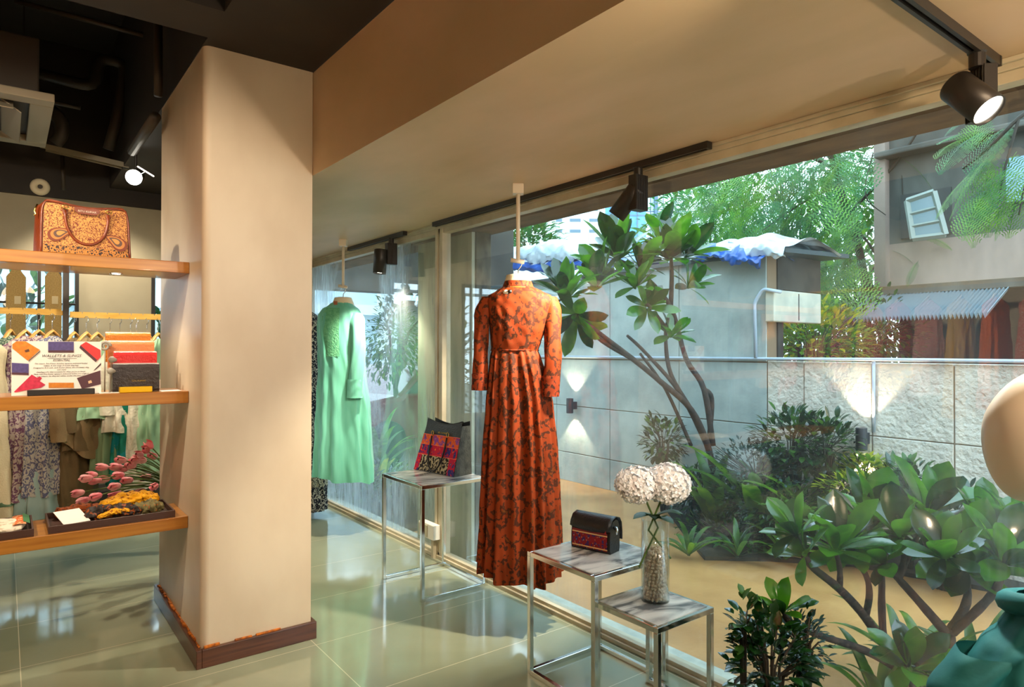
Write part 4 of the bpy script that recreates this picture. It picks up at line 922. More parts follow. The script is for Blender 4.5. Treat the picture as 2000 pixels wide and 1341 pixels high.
for k, (px, py) in enumerate(TUL):
    hp_ = P(px, py, 4.15+rnd.uniform(-.22, .2)); d_ = (hp_-tp_).normalized()
    t_ = empty('tulip', tp_, 0, 'pink tulip on a bent stem, %s counting from the trays towards the column' % ORD[k], 'tulip', 'pink tulips behind the column')
    mid = tp_.lerp(hp_, .5)+Vector((0,0,.05+rnd.uniform(0,.04))); end_d = (hp_-mid).normalized()
    pts = [tp_*(1-s)**2+mid*2*s*(1-s)+hp_*s*s for s in [i/8 for i in range(9)]]
    obj('stem', MB().tube(pts, .0038, 6), M_tstem, t_, smooth=True)
    ax = (pts[-1]-pts[-2]).normalized(); fl = MB()
    fl.lathe([(.004,-.005),(.015,.004),(.0205,.018),(.020,.034),(.013,.050),(.006,.056)], hp_-ax*.012, 12, axis=ax)
    n0 = ax.orthogonal().normalized()
    for i in range(3): leaf_mb(fl, hp_-ax*.010+(Matrix.Rotation(i*2.09,3,ax)@n0)*.008, ax+(Matrix.Rotation(i*2.09,3,ax)@n0)*.28, (Matrix.Rotation(i*2.09,3,ax)@n0)*-1, .066, .034, -.4, -.3, 6)
    obj('bloom', fl, M_tulip, t_, smooth=True)
lf = MB()
for k in range(16):
    q_ = P(rnd.uniform(215, 300), rnd.uniform(880, 960), 4.2); leaf_mb(lf, tp_.lerp(q_, .1), q_-tp_+Vector((0,0,.08)), (0,0,1), (q_-tp_).length*rnd.uniform(.8,1.1), .026, .35, .3, 8, peak=.4)
obj('leaves', lf, leafmat('tulip_leaf', srgb(70,104,52), srgb(50,84,46), .45, .2), e, smooth=True)
# dark bench the rack stands over
tag(obj('dark_bench', MB().box((.40, 6.6, 0), (1.5, 6.95, .30)), mat('black_brown_laminate', srgb(38,28,24), .35), bev=.006), 'dark low bench against the back wall beyond the tulips', 'bench')

# ------------------------------------------------------------------ clothes racks
M_brasswood = woodmat('brass_toned_wood', srgb(206,168,84), srgb(180,140,60), (2,14,14), .3, .4)
M_hang = woodmat('pale_hanger_wood', srgb(214,168,96), srgb(190,140,70), (6,6,6), .4, .3)
def rack(x0, x1, y, z, label, posts, axis='x'):
    e = empty('clothes_rack', ((x0+x1)/2, y, 0) if axis == 'x' else (y, (x0+x1)/2, 0), 0, label, 'clothes rack')
    def bx(a, b, c, d, z0, z1):
        return MB().box((a,c,z0),(b,d,z1)) if axis == 'x' else MB().box((c,a,z0),(d,b,z1))
    q = MB(); x = x0
    while x < x1-.01:
        l = min(.072, x1-x); q2 = bx(x, x+l-.006, y-.006, y+.006, z-.018, z+.022); q.add(q2.v, q2.f); x += l
    q2 = bx(x0, x1, y-.0055, y+.0055, z-.018, z+.012); q.add(q2.v, q2.f)
    obj('notched_rail', q, M_brasswood, e)
    for p in posts:
        obj('post', bx(p-.017, p+.017, y-.03, y+.03, .45 if axis == 'x' and p > .2 and p < .5 else 0, 2.02 if axis == 'x' and p > .2 and p < .5 else z+.15), M_blackmetal, e)
    return e
rack(-1.2, .305, 5.3, 1.742, 'brass toned clothes rail carrying the purple and blue paisley clothes', (-1.18, .322))
rack(.345, 1.30, 5.3, 1.728, 'brass toned clothes rail carrying the tan and green clothes', (1.3,))
def garment(x, y, zr, m, L, label, w=.19, d=.045, rot=R(58), flare=1.25, sleeves=0, trim=None, trim_m=None, seed=0, group=None, hem=None, mh=M_hang, nul=False, slant=.0, under=None):
    """a garment on its wooden hanger; local x = shoulder width"""
    e = empty('hanging_garment', (x, y, zr-.16-L), rot, label, 'garment', group); B = zr-.16-L
    T = L    # top of cloth, local
    st = [(T+.012,0,0,.035,.02,0),(T-.0,0,0,.055,.03,0),(T-.03,0,0,w*.62,.04,.0),(T-.065,0,0,w,d,.02),(T-.2,0,0,w*.92,d*1.2,.05),(T-.45*L,0,0,w*.95*(1+(flare-1)*.4),d*1.6,.10),(0,0,0,w*flare,d*2.1,.14)]
    h_ = hem or (lambda u: slant*math.cos(u)+.008*math.sin(4*u))
    obj('cloth', cloth(st, nu=90, nv=36, npl=9, seed=seed, hem=h_, wr=.004), m, e, local=True, smooth=True)
    if trim: obj('hem_band', cloth([(trim,0,0,w*(flare-.01)+.002,d*2.1,.14),(trim-.03,0,0,w*flare+.003,d*2.12,.14)], nu=90, nv=3, npl=9, seed=seed, wr=.004), trim_m, e, local=True, smooth=True)
    if under: obj('underlayer', cloth([(.16,0,0,w*1.02,d*1.7,.12),(-.14,0,0,w*1.2,d*2.1,.16)], nu=80, nv=14, npl=11, seed=seed+3, wr=.004), under, e, local=True, smooth=True)
    if sleeves:
        for s_ in (-1, 1): obj('sleeve', sleeve([(s_*w*.85,0,T-.09),(s_*(w+.03),-.01,T-.2),(s_*(w+.035),-.02,T-.2-sleeves*.5),(s_*(w+.03),-.03,T-.2-sleeves)], [.05,.048,.045,.05], seed+5, .1, nu=20, nv=20), m, e, local=True, smooth=True)
    if mh:
        hg = MB(); pts = [(-w*.8,0,T-.085),(-w*.5,0,T-.045),(-.03,0,T+.022),(0,0,T+.045),(.03,0,T+.022),(w*.5,0,T-.045),(w*.8,0,T-.085)]
        hg.tube(pts, [.009,.012,.015,.016,.015,.012,.009], 8, ell=.6); obj('hanger', hg, mh, e, local=True, smooth=True)
        hk = [(0,0,T+.04),(0,0,T+.10)]+[(.0+.016*math.sin(a_)-.0, 0, T+.135-.02*math.cos(a_)) for a_ in [i*PI/5 for i in range(0, 8)]]
        obj('hook', MB().tube(hk, .0028, 6), M_chrome, e, local=True, smooth=True)
    return e
G_pur = printmat('purple_paisley_cloth', srgb(176,164,156), srgb(106,70,98), srgb(96,96,130), 34, 12, .52, .75)
G_blu = printmat('blue_paisley_cloth', srgb(176,176,170), srgb(90,96,128), srgb(120,96,120), 38, 12, .52, .75)
G_grn = printmat('dark_green_floral_cloth', srgb(60,86,74), srgb(150,160,140), None, 30, 12, .42, .75)
G_crm = mat('cream_linen', srgb(208,198,164), .8, bump=.4, bs=120); G_kha = mat('khaki_linen', srgb(142,122,86), .8, c2=srgb(126,106,74), ns=6, bump=.4, bs=120)
G_dkh = mat('dark_khaki_linen', srgb(104,88,58), .8, bump=.3, bs=120); G_min = mat('mint_cloth', srgb(156,196,160), .75, c2=srgb(136,176,142), ns=6); G_teal = printmat('emerald_teal_cloth', srgb(18,120,100), srgb(10,130,140), srgb(80,160,70), 9, 6, .5, .6); G_sage = mat('sage_cloth', srgb(116,146,112), .75); G_white = mat('white_lace_cloth', srgb(214,210,190), .8, bump=.6, bs=60); G_lblue = mat('pale_blue_cotton', srgb(150,180,180), .7)
M_greenband = mat('green_band', srgb(80,110,80), .7)
Yr = 5.3
garment(-.175, Yr-.2, 1.735, G_crm, 1.12, 'long cream linen garment with a green hem line, nearest the picture edge', w=.2, d=.05, rot=R(20), trim=.12, trim_m=M_greenband, seed=51, flare=1.3)
garment(.03, Yr, 1.735, G_grn, 1.30, 'dark green floral garment behind the long cream one', rot=R(60), seed=52)
garment(.108, Yr, 1.735, G_pur, .88, 'purple paisley garment with shadowed folds, left of the split blue one', w=.2, rot=R(40), seed=53, slant=.04, sleeves=.35)
garment(.176, Yr-.02, 1.735, G_pur, 1.02, 'purple paisley tunic over a pale blue underskirt, beneath the second hanger', rot=R(38), seed=54, under=G_lblue, flare=1.2)
garment(.249, Yr-.03, 1.735, G_blu, 1.00, 'blue grey paisley tunic over pale blue cotton, next to the black post', rot=R(38), seed=55, under=G_lblue, flare=1.15)
garment(.37, Yr, 1.725, G_dkh, 1.10, 'dark khaki linen trousers hanging beside the black post', w=.14, rot=R(42), seed=56, flare=1.1)
garment(.437, Yr-.03, 1.725, G_kha, .70, 'khaki linen shirt with a pointed hem', w=.2, rot=R(40), seed=57, sleeves=.45, hem=lambda u: .09*math.cos(u*2), flare=1.2)
garment(.501, Yr, 1.725, G_dkh, .72, 'dark khaki shirt behind the pointed hem shirt', w=.2, rot=R(38), seed=58, sleeves=.4)
garment(.576, Yr, 1.725, G_min, .52, 'short mint top with a ruffled hem', w=.19, rot=R(48), seed=59, flare=1.35)
garment(.637, Yr+.02, 1.725, G_sage, .90, 'sage green long garment behind the short mint top', w=.17, rot=R(48), seed=60)
garment(.699, Yr, 1.725, G_white, .62, 'pale lace top between the sage and emerald garments', w=.19, rot=R(38), seed=61, sleeves=.3)
garment(.735, Yr, 1.725, G_teal, .98, 'emerald and teal long garment', w=.17, rot=R(40), seed=62, flare=1.3)
garment(.80, Yr, 1.725, G_white, 1.02, 'white lace edged garment closest to the column', w=.17, rot=R(42), seed=63)
garment(.87, Yr, 1.725, G_min, .9, 'mint garment mostly hidden behind the column', w=.17, rot=R(42), seed=64)

# burlap display panels in front of the back window
M_burlap = mat('burlap_board', srgb(196,166,104), .85, c2=srgb(170,140,84), ns=140, bump=.4, bs=200)
for px0, px1, lb in ((12, 51, 'burlap covered panel with a bottle neck top, nearest the picture edge'), (88, 121, 'burlap covered panel with a bottle neck top, next to the black post')):
    Yp = 6.3; A = PY(px0, 538, Yp); B = PY(px1, 538, Yp); zn = PY(px0, 527, Yp).z; xm = (A.x+B.x)/2; w_ = B.x-A.x
    e = empty('burlap_panel', (xm, Yp, 1.0), 0, lb, 'display panel')
    pl = [(A.x,1.0),(B.x,1.0),(B.x,A.z-.005),(xm+w_*.30,A.z+.03),(xm+w_*.17,A.z+.06),(xm+w_*.13,A.z+.16),(xm-w_*.13,A.z+.16),(xm-w_*.17,A.z+.06),(xm-w_*.30,A.z+.03),(A.x,A.z-.005)]
    obj('panel', MB().prism([Vector((x, Yp, z)) for x, z in pl], (0,.02,0)), M_burlap, e)
    zc = PY(px0, 590, Yp).z; obj('card_slot', MB().box((xm-.01,Yp-.004,zc-.01),(xm+.03,Yp,zc+.05)), mat('clear_clip', srgb(214,196,150), .4), e)
    obj('stand', MB().box((xm-.012,Yp+.005,0),(xm+.012,Yp+.02,1.0)), M_blackmetal, e)
zc = PY(60, 591, 6.32).z
tag(obj('dark_rod', MB().tube([(-1.4,6.34,zc),(.45,6.34,zc)], .008, 8), M_blackmetal), 'thin dark rod crossing behind the burlap panels', 'rod')
# back openings: frames and glass
def backwin(n, x0, x1, z1, bars=()):
    q = MB(); q.box((x0,6.97,.7),(x0+.03,7.03,z1)); q.box((x1-.03,6.97,.7),(x1,7.03,z1)); q.box((x0,6.97,z1-.04),(x1,7.03,z1))
    for b in bars: q.box((b-.012,6.98,.7),(b+.012,7.02,z1-.04))
    struct('window_%d' % n, q, M_blackmetal)
backwin(4, -1.4, .52, 2.32, (-.5, .235, .38)); backwin(5, 1.09, 1.5, 2.32)
struct('window_6', MB().box((-1.37,7.0,.7),(.49,7.004,2.28)), M_glassB)

# ------------------------------------------------------------------ mannequin at the right
e = empty('mannequin', (P(2050, 900, 1.33).x, P(2050, 900, 1.33).y, 0), -YAW, 'faceless cream mannequin in a teal hooded top, partly outside the picture', 'mannequin')
M_skin = mat('cream_fibreglass', srgb(240,228,208), .32)
M_tealc = mat('teal_cotton', srgb(4,116,122), .75, c2=srgb(4,98,106), ns=5, bump=.25, bs=14)
K = 1.33/F_PX
def zz(py): return CAM_H+(682-py)*K
hd = MB(); rows = []
hc = Vector((-.012, 0, zz(848)))
for j in range(25):
    th = PI*j/24; th = min(max(th, .01), PI-.01); row = []
    for k in range(32):
        a = 2*PI*k/32; z = math.cos(th); r = math.sin(th)
        taper = 1-.20*max(0, -z)**1.3
        row.append(Matrix.Rotation(R(24), 3, 'Y')@Vector((.108*r*taper*math.cos(a), .092*r*taper*math.sin(a), .140*z)) + hc)
    rows.append(row)
hd.grid(rows, close_u=True); obj('head', hd, M_skin, e, local=True, smooth=True)
obj('neck', MB().tube([(.03,0,zz(930)),(.035,0,zz(1100)),(.03,0,zz(1190))], [.045,.048,.07], 24), M_skin, e, local=True, smooth=True)
to = [(zz(1172),.03,0,.078,.07,0),(zz(1200),.03,0,.088,.08,.02),(zz(1238),.03,0,.115,.09,.02),(zz(1258),.03,0,.150,.095,.01),(zz(1300),.03,0,.182,.10,.01),(zz(1345),.03,0,.205,.11,.02),(.70,.03,0,.19,.115,.03),(.50,.03,0,.20,.13,.05),(.30,.03,0,.24,.15,.08)]
obj('teal_top', cloth(to, nu=120, nv=70, npl=8, seed=71, wr=.004), M_tealc, e, local=True, smooth=True)
for s_ in (-1, 1): obj('sleeve', sleeve([(.03+s_*.15,0,zz(1268)),(.03+s_*.205,-.01,zz(1330)),(.03+s_*.235,-.03,.72),(.03+s_*.225,-.06,.5)], [.062,.066,.055,.05], 72+s_, .08), M_tealc, e, local=True, smooth=True)
hood = MB(); hood.tube([(.03+.088*math.cos(a), .085*math.sin(a)+.01, zz(1180)-.02*math.sin(a)) for a in [i*2*PI/24 for i in range(25)]], [.022]*25, 10); obj('collar', hood, M_tealc, e, local=True, smooth=True)
obj('stand_pole', MB().tube([(.03,0,.02),(.03,0,.35)], .015, 12), M_chrome, e, local=True, smooth=True)
obj('stand_base', MB().lathe([(.001,0),(.15,0),(.15,.008),(.02,.02),(.001,.02)], (.03,0,0), 36), M_chrome, e, local=True, smooth=True)

# ------------------------------------------------------------------ clothes rail on the opposite wall, seen mirrored in the pane
rack(.9, 5.2, -2.45, 2.16, 'brass toned clothes rail on the wall opposite the window, seen mirrored', (.92, 5.18), 'y')
RC = [('rust red', srgb(170,50,30)), ('golden ochre', srgb(200,130,30)), ('crimson', srgb(190,20,60)), ('coral pink', srgb(214,110,90)), ('deep orange', srgb(206,90,20)), ('mustard', srgb(200,150,40)), ('dusty rose', srgb(200,120,110)), ('brick red', srgb(150,50,36)), ('salmon', srgb(220,120,90)), ('magenta', srgb(170,30,80)), ('pale peach', srgb(226,160,124)), ('tomato red', srgb(200,60,36)), ('amber', srgb(210,140,50)), ('maroon', srgb(110,30,36))]
for k, (nm, c_) in enumerate(RC):
    dot = k in (3, 6, 8)
    m = printmat('dotted_%s' % nm.replace(' ', '_'), c_, srgb(230,200,180), None, 50, 14, .3, .7) if dot else mat('plain_%s' % nm.replace(' ', '_'), c_, .75)
    garment(-2.45, 1.1+k*.29, 2.155, m, .95+.1*(k % 3), '%s garment on the wall rail, seen mirrored in the window' % nm, w=.19, rot=R(12), seed=100+k)

# ------------------------------------------------------------------ garden wall lamps and conduit
M_dgrey = mat('anthracite_metal', srgb(48,48,56), .45); M_conduit = mat('blue_white_conduit', srgb(176,190,204), .5)
for y, z, lb in ((2.528, .797, 'dark up and down wall lamp on the stone garden wall above the shrubs'), (5.946, .83, 'dark up and down wall lamp seen beyond the orange dress')):
    e = empty('garden_wall_lamp', (5.5, y, z), 0, lb, 'wall lamp')
    q = MB().lathe([(.036,-.088),(.042,-.088),(.042,.088),(.036,.088),(.034,.07)], (5.40, y, z), 28); obj('cylinder_body', q, M_dgrey, e, smooth=False)
    obj('bracket', MB().box((5.44, y-.02, z-.045), (5.5, y+.02, z+.045)), M_dgrey, e, bev=.002)
    for s_ in (-1, 1):
        obj('lens', MB().lathe([(.001,s_*.072),(.035,s_*.072)], (5.40,y,z), 24), M_lens, e)
        lamp('SPOT', (5.40, y, z+s_*.092), (5.46, y, z+s_*1.0), 26, (1,.86,.62), .02, 88, .35)
def cond(pts, r, label): return pipe('conduit_pipe', pts, r, label, M_conduit, 'pipe', 8)
cond([(5.47,-3,1.425),(5.47,2.47,1.425),(5.47,3.38,1.42),(5.47,9,1.41)], .014, 'pale conduit running along the top of the stone garden wall')
cond([(5.485,2.47,1.42),(5.485,2.47,.85)], .013, 'pale conduit dropping from the wall top to the garden lamp')
cond([PX(1476,698,5.46),PX(1474,590,5.46),PX(1490,564,5.46),PX(1525,570,5.46)], .016, 'pale conduit bending up the shed corner')
# shed details
M_whitep = mat('weathered_white_panel', srgb(196,196,178), .6, c2=srgb(170,172,158), ns=5)
a = PY(1512, 565, 3.32); b = PY(1604, 632, 3.32)
e = empty('shed_cabinet', (a.x, 3.36, b.z), 0, 'weathered white cabinet fixed to the dark end of the shed', 'cabinet')
obj('box', MB().box((a.x, 3.32, b.z), (b.x, 3.41, a.z)), M_whitep, e, bev=.01); obj('seam', MB().box(((a.x+b.x)/2-.004, 3.315, b.z+.02), ((a.x+b.x)/2+.004, 3.322, a.z-.02)), M_dgrey, e)
struct('wall_shed_end', MB().box((5.66, 3.395, GZ), (5.75, 3.41, 2.38)).box((5.75, 3.395, 2.06), (6.42, 5.5, 2.38)), mat('dark_shed_wall', srgb(70,66,58), .9, c2=srgb(44,42,38), ns=4))  # end wall darker than the shed front
def tarp(px0, px1, y_top, y_bot, m, label, seed, X0=5.42, X1=6.4, cat='tarpaulin'):
    rnd = random.Random(seed); ph = [rnd.uniform(0, 6) for _ in range(6)]; rows = []
    for j in range(26):
        v = j/25; row = []
        for i in range(60):
            u = i/59; px = px0+(px1-px0)*u
            zt_ = PX(px, y_top(u), X0).z; zb_ = PX(px, y_bot(u), X0).z; yy_ = PX(px, y_top(u), X0).y
            if v < .45: f = v/.45; x = X0-.03*math.sin(f*PI); z = zb_+(zt_-zb_)*f
            else: f = (v-.45)/.55; x = X0+(X1-X0)*f; z = zt_+.08*math.sin(f*PI)+.0*f
            n = .016*math.sin(5*u*PI+ph[0]+4*v)+.012*math.sin(17*u+ph[1]-9*v)+.010*math.sin(31*u+17*v+ph[2])+.01*math.sin(57*u-23*v+ph[3])
            row.append(Vector((x-.4*abs(n) if v < .45 else x, yy_, z+n+(.05 if v > .45 else 0)*(1-abs(2*u-1)))))
        rows.append(row)
    return tag(obj('tarpaulin', MB().grid(rows), m, smooth=True), label, cat)
M_wt = mat('silver_white_tarp', srgb(206,216,222), .25, c2=srgb(170,184,192), ns=5, bump=.6, bs=12, spec=.8)
M_bt = mat('blue_tarp', srgb(24,86,170), .3, c2=srgb(16,60,130), ns=6, bump=.5, bs=14, spec=.7)
tarp(1012, 1140, lambda u: 486+10*u-10*math.sin(u*3), lambda u: 512, M_wt, 'silvery white tarpaulin heaped on the shed roof behind the orange dress', 1)
tarp(1005, 1200, lambda u: 512+4*math.sin(6*u), lambda u: 528+5*math.sin(8*u), M_bt, 'blue tarpaulin edge under the white heap', 2, 5.40)
tarp(1340, 1535, lambda u: 486-8*u+3*math.sin(7*u), lambda u: 500+2*u, M_wt, 'silvery white tarpaulin on the shed roof near the leafy branches', 3)
tarp(1330, 1490, lambda u: 500-6*math.sin(4*u), lambda u: 512-8*math.sin(5*u), M_bt, 'blue tarpaulin sagging over the shed corner', 4, 5.37, 5.9)
tag(obj('roof_sheet', MB().box((5.45, 3.2, 2.38), (6.6, 8.0, 2.42), rot=(0, R(-2), 0)), mat('dark_roof_sheet', srgb(70,80,82), .5)), 'dark roofing sheet over the shed', 'roof')

# ------------------------------------------------------------------ buildings beyond
M_bwh = mat('white_cladding', srgb(214,220,220), .6); M_blu = mat('blue_curtain_glass', srgb(64,124,176), .25, c2=srgb(90,150,196), ns=1.2); M_lv = mat('pale_louvre', srgb(186,196,200), .6); M_lvd = mat('louvre_gap', srgb(90,110,124), .7)
def facing(px0, px1, ytop, depth, thick=3, zb=GZ):
    """corner points of a building front square to the view"""
    A = P(px0, 600, depth); B = P(px1, 600, depth); zt = P((px0+px1)/2, ytop, depth).z
    return A, B, zt
def block(name, px0, px1, ytop, depth, m, label, thick=5):
    A, B, zt = facing(px0, px1, ytop, depth); wd = (B-A).length
    e = empty(name, (A.x, A.y, GZ), -YAW, label, 'building')
    obj('wall', MB().box((0,0,0),(wd,thick,zt-GZ)), m, e, local=True); return e, wd, zt-GZ
e, wd, ht = block('louvred_building', 1068, 1182, 250, 38, M_bwh, 'far white building with louvred bays between pilasters')
kz = 38/F_PX
for c0, c1 in ((1085,1098),(1112,1134),(1150,1168)):
    x0 = (c0-1068)*kz; x1 = (c1-1068)*kz
    lv = MB(); lv.box((x0,-.12,4),(x1,-.02,ht)); f_ = obj('louvre_bay', lv, M_lv, e, local=True)
    g_ = MB(); z = ht-1
    while z > ht*.55: g_.box((x0+.02,-.16,z),(x1-.02,-.121,z+.16)); z -= .62
    obj('slot', g_, M_lvd, f_, local=True)
e, wd, ht = block('blue_glass_building', 1178, 1262, 200, 46, M_blu, 'far blue glass office building behind the louvred one')
g_ = MB()
for k in range(1, 5): g_.box((wd*k/5-.04,-.05,0),(wd*k/5+.04,0,ht))
for k in range(1, 12): g_.box((0,-.05,ht*k/12-.04),(wd,0,ht*k/12+.04))
obj('glazing_bars', g_, M_lvd, e, local=True)
e, wd, ht = block('white_panel_building', 1246, 1470, 180, 52, M_bwh, 'far white panelled building behind the feathery tree')
g_ = MB()
for k in range(1, 9): g_.box((wd*k/9-.03,-.03,0),(wd*k/9+.03,0,ht))
for k in range(1, 14): g_.box((0,-.03,ht*k/14-.03),(wd,0,ht*k/14+.03))
g_.box((wd*.14,-.3,0),(wd*.17,0,ht)); obj('panel_joints', g_, M_lvd, e, local=True)
# the old rendered building beyond the garden wall
M_pink = mat('stained_pink_render', srgb(160,138,124), .85, c2=srgb(112,100,90), ns=1.6, nscale=(1,1,.4), bump=.4, bs=20, detail=8)
M_gr = mat('stained_grey_render', srgb(96,94,86), .9, c2=srgb(60,60,54), ns=2, nscale=(1,1,.4))
BX = 9.0
e = empty('old_rendered_building', (BX, 3.0, GZ), 0, 'old stained pink and grey building beyond the garden wall with a hanging window', 'building')
def by(px): return PX(px, 600, BX).y
def bz(py, px=1800): return PX(px, py, BX).z
q = MB(); q.box((BX, -8, bz(556)), (BX+4, by(1716), bz(470))); obj('lower_wall', q, M_pink, e)
obj('upper_wall', MB().box((BX, -8, bz(470)), (BX+4, by(1716), bz(470)+5)), M_gr, e)
obj('ledge', MB().box((BX-.25, -8, bz(300)), (BX, by(1725), bz(288))), M_gr, e, bev=.02)
obj('opening_shade_slab', MB().box((BX-.03, by(1860), bz(462)), (BX+.02, by(1762), bz(375))), M_dark, e)  # flat slab on the wall, coloured for the shade inside an opening
obj('corner_pilaster', MB().box((BX-.12, by(1738), bz(556)), (BX, by(1716), bz(470)+5)), M_pink, e)
wn = MB(); A_ = [PX(p, q_, BX-.35) for p, q_ in ((1771,392),(1824,374),(1847,458),(1783,466))]
def bar_(mb, a, b, r=.035): mb.tube([a, b], r, 4)
for i in range(4): bar_(wn, A_[i], A_[(i+1) % 4])
bar_(wn, A_[0].lerp(A_[3], .36), A_[1].lerp(A_[2], .36), .022); bar_(wn, A_[0].lerp(A_[3], .68), A_[1].lerp(A_[2], .68), .022)
fw_ = obj('hanging_casement', wn, mat('weathered_grey_casement', srgb(132,138,128), .6), e)
obj('pane', MB().add(A_+[p+Vector((.02,0,0)) for p in A_], [(0,1,2,3),(7,6,5,4),(0,4,5,1),(1,5,6,2),(2,6,7,3),(3,7,4,0)]), mat('hazy_pane', srgb(120,136,140), .25), fw_)
sh = MB(); z = bz(410)
obj('blue_shutter', MB().box((BX-.1, by(2080), bz(422)), (BX, by(1972), bz(345))), mat('pale_blue_shutter', srgb(130,160,176), .6), e)
aw = MB(); ya, yb_ = by(1975), by(1700)
n = 38; rows = [[], []]
for i in range(n*2+1):
    y = ya+(yb_-ya)*i/(n*2); zo = .03*math.cos(i*PI)
    rows[0].append(Vector((BX-.05, y, bz(572)+zo))); rows[1].append(Vector((BX-.75, y, bz(572)-.33+zo)))
aw.grid(rows); aw_ = obj('corrugated_awning', aw, mat('corrugated_sheet', srgb(120,134,140), .5), e); sd = aw_.modifiers.new('solid', 'SOLIDIFY'); sd.thickness = .01
obj('shop_recess', MB().box((BX+.6, -8, GZ), (BX+3.9, by(1716), bz(556))), mat('recess_shade_tone', srgb(40,36,32), .9), e)  # solid box; the interior's shade is put into its dark colour
obj('fascia', MB().box((BX-.1, -8, bz(572)), (BX+.1, by(1700), bz(556))), M_gr, e)
# background across the drive (through the misted pane)
e = empty('pale_far_building', (2, 19, GZ), 0, 'pale blue white building across the drive behind the misted pane', 'building')
obj('wall', MB().box((-3, 19, GZ), (22, 22, 5.2)), mat('pale_blue_render', srgb(196,212,218), .7, c2=srgb(176,198,208), ns=.6), e)
obj('white_beam', MB().box((-3, 18.7, 2.55), (16, 19, 2.85)), M_bwh, e)
obj('pier', MB().box((9.2, 18.3, GZ), (10.0, 19, 5)), M_bwh, e)
M_con2 = mat('pale_pier', srgb(190,206,210), .7)
tag(obj('garden_pier', MB().box((5.0, 9.6, GZ), (5.5, 9.9, 2.3)), M_con2, bev=.01), 'pale square pier beyond the misted pane', 'pier')
# low white gate wall
tag(obj('gate_wall', MB().box((2.9, 12.6, GZ), (8.4, 12.8, .75)), M_con2, bev=.01), 'low pale wall along the far side of the drive', 'low wall')

# ------------------------------------------------------------------ parked car across the drive
cx, cyy = P(815, 800, 10.6).x, P(815, 800, 10.6).y
e = empty('parked_car', (cx, cyy, GZ), R(10), 'small dark red car parked across the drive, blurred by the misted pane', 'car')
side = [(-1.8,.30),(-1.85,.62),(-1.6,.86),(-.9,.95),(-.45,1.38),(.7,1.42),(1.35,.98),(1.75,.88),(1.82,.5),(1.8,.30)]
q = MB(); q.prism([Vector((x, -.75, z)) for x, z in side], (0, 1.5, 0)); obj('body', q, mat('dark_red_paint', srgb(110,40,44), .25, coat=.6), e, local=True, bev=.08)
gl = [(-.82,.97),(-.42,1.31),(.62,1.34),(1.15,.98)]
q = MB(); q.prism([Vector((x, -.77, z)) for x, z in gl], (0, 1.54, 0)); obj('windows', q, mat('car_glass', srgb(30,40,46), .1), e, local=True)
for x in (-1.15, 1.15):
    for y in (-.72, .72): obj('wheel', MB().lathe([(.001,-.1),(.2,-.1),(.30,-.09),(.31,0),(.30,.09),(.2,.1),(.001,.1)], (x, y, .31), 28, axis=(0,1,0)), M_blackmetal, e, local=True, smooth=True)

# ------------------------------------------------------------------ plants
L_glossy = leafmat('glossy_frangipani_leaf', srgb(30,72,22), srgb(14,44,18), .15, .22)
L_bright = leafmat('bright_frangipani_leaf', srgb(70,130,24), srgb(38,90,20), .2, .42)  # lighter green of the two leaf tones
L_sword = leafmat('sword_leaf', srgb(96,138,28), srgb(52,96,22), .35, .4)
L_dark = leafmat('dark_shrub_leaf', srgb(34,66,30), srgb(20,44,24), .25, .2)
L_mid = leafmat('mid_shrub_leaf', srgb(70,112,36), srgb(38,78,28), .35, .35)
L_yel = leafmat('yellow_green_leaf', srgb(176,176,40), srgb(110,136,30), .4, .4)
L_feath = leafmat('feathery_leaf', srgb(58,126,60), srgb(26,84,42), .5, .4)
L_feath2 = leafmat('bright_feathery_leaf', srgb(100,150,44), srgb(54,108,36), .5, .42)
L_blue = leafmat('blue_green_leaf', srgb(46,74,66), srgb(32,56,52), .5, .2)
M_bark = mat('grey_brown_bark', srgb(74,54,42), .85, c2=srgb(38,30,26), ns=18, bump=.8, bs=40)
M_twig = mat('dark_twig', srgb(50,42,30), .8)
def whorl(mb, c, ax, n, L, W_, rnd, spread=(10, 75), mi=0):
    """rosette of leaves round a branch tip"""
    c = Vector(c); ax = Vector(ax).normalized(); o1 = ax.orthogonal().normalized()
    for i in range(n):
        az = i*2.39996+rnd.uniform(-.25,.25); f = (i+.5)/n; el = R(spread[1]+(spread[0]-spread[1])*f+rnd.uniform(-8,8))  # from horizontal-ish outwards to upright
        out = Matrix.Rotation(az, 3, ax)@o1; d = out*math.cos(el)+ax*math.sin(el); l_ = L*rnd.uniform(.75,1.1)*(1-.25*(1-f))
        leaf_mb(mb, c+out*.01-ax*.02*f, d, ax, l_, W_*rnd.uniform(.85,1.1)*l_/L, rnd.uniform(.15,.6), rnd.uniform(.15,.3), 8, peak=.66, petiole=.12, mi=mi if rnd.random() < .7 else 0)
def smooth_path(pts, k=5):
    pts = [Vector(p) for p in pts]; out = []
    for i in range(len(pts)-1):
        p0, p1, p2, p3 = pts[max(i-1,0)], pts[i], pts[i+1], pts[min(i+2, len(pts)-1)]
        for s in range(k):
            f = s/k; out.append(.5*((2*p1)+(p2-p0)*f+(2*p0-5*p1+4*p2-p3)*f*f+(3*p1-p0-3*p2+p3)*f**3))
    out.append(pts[-1]); return out
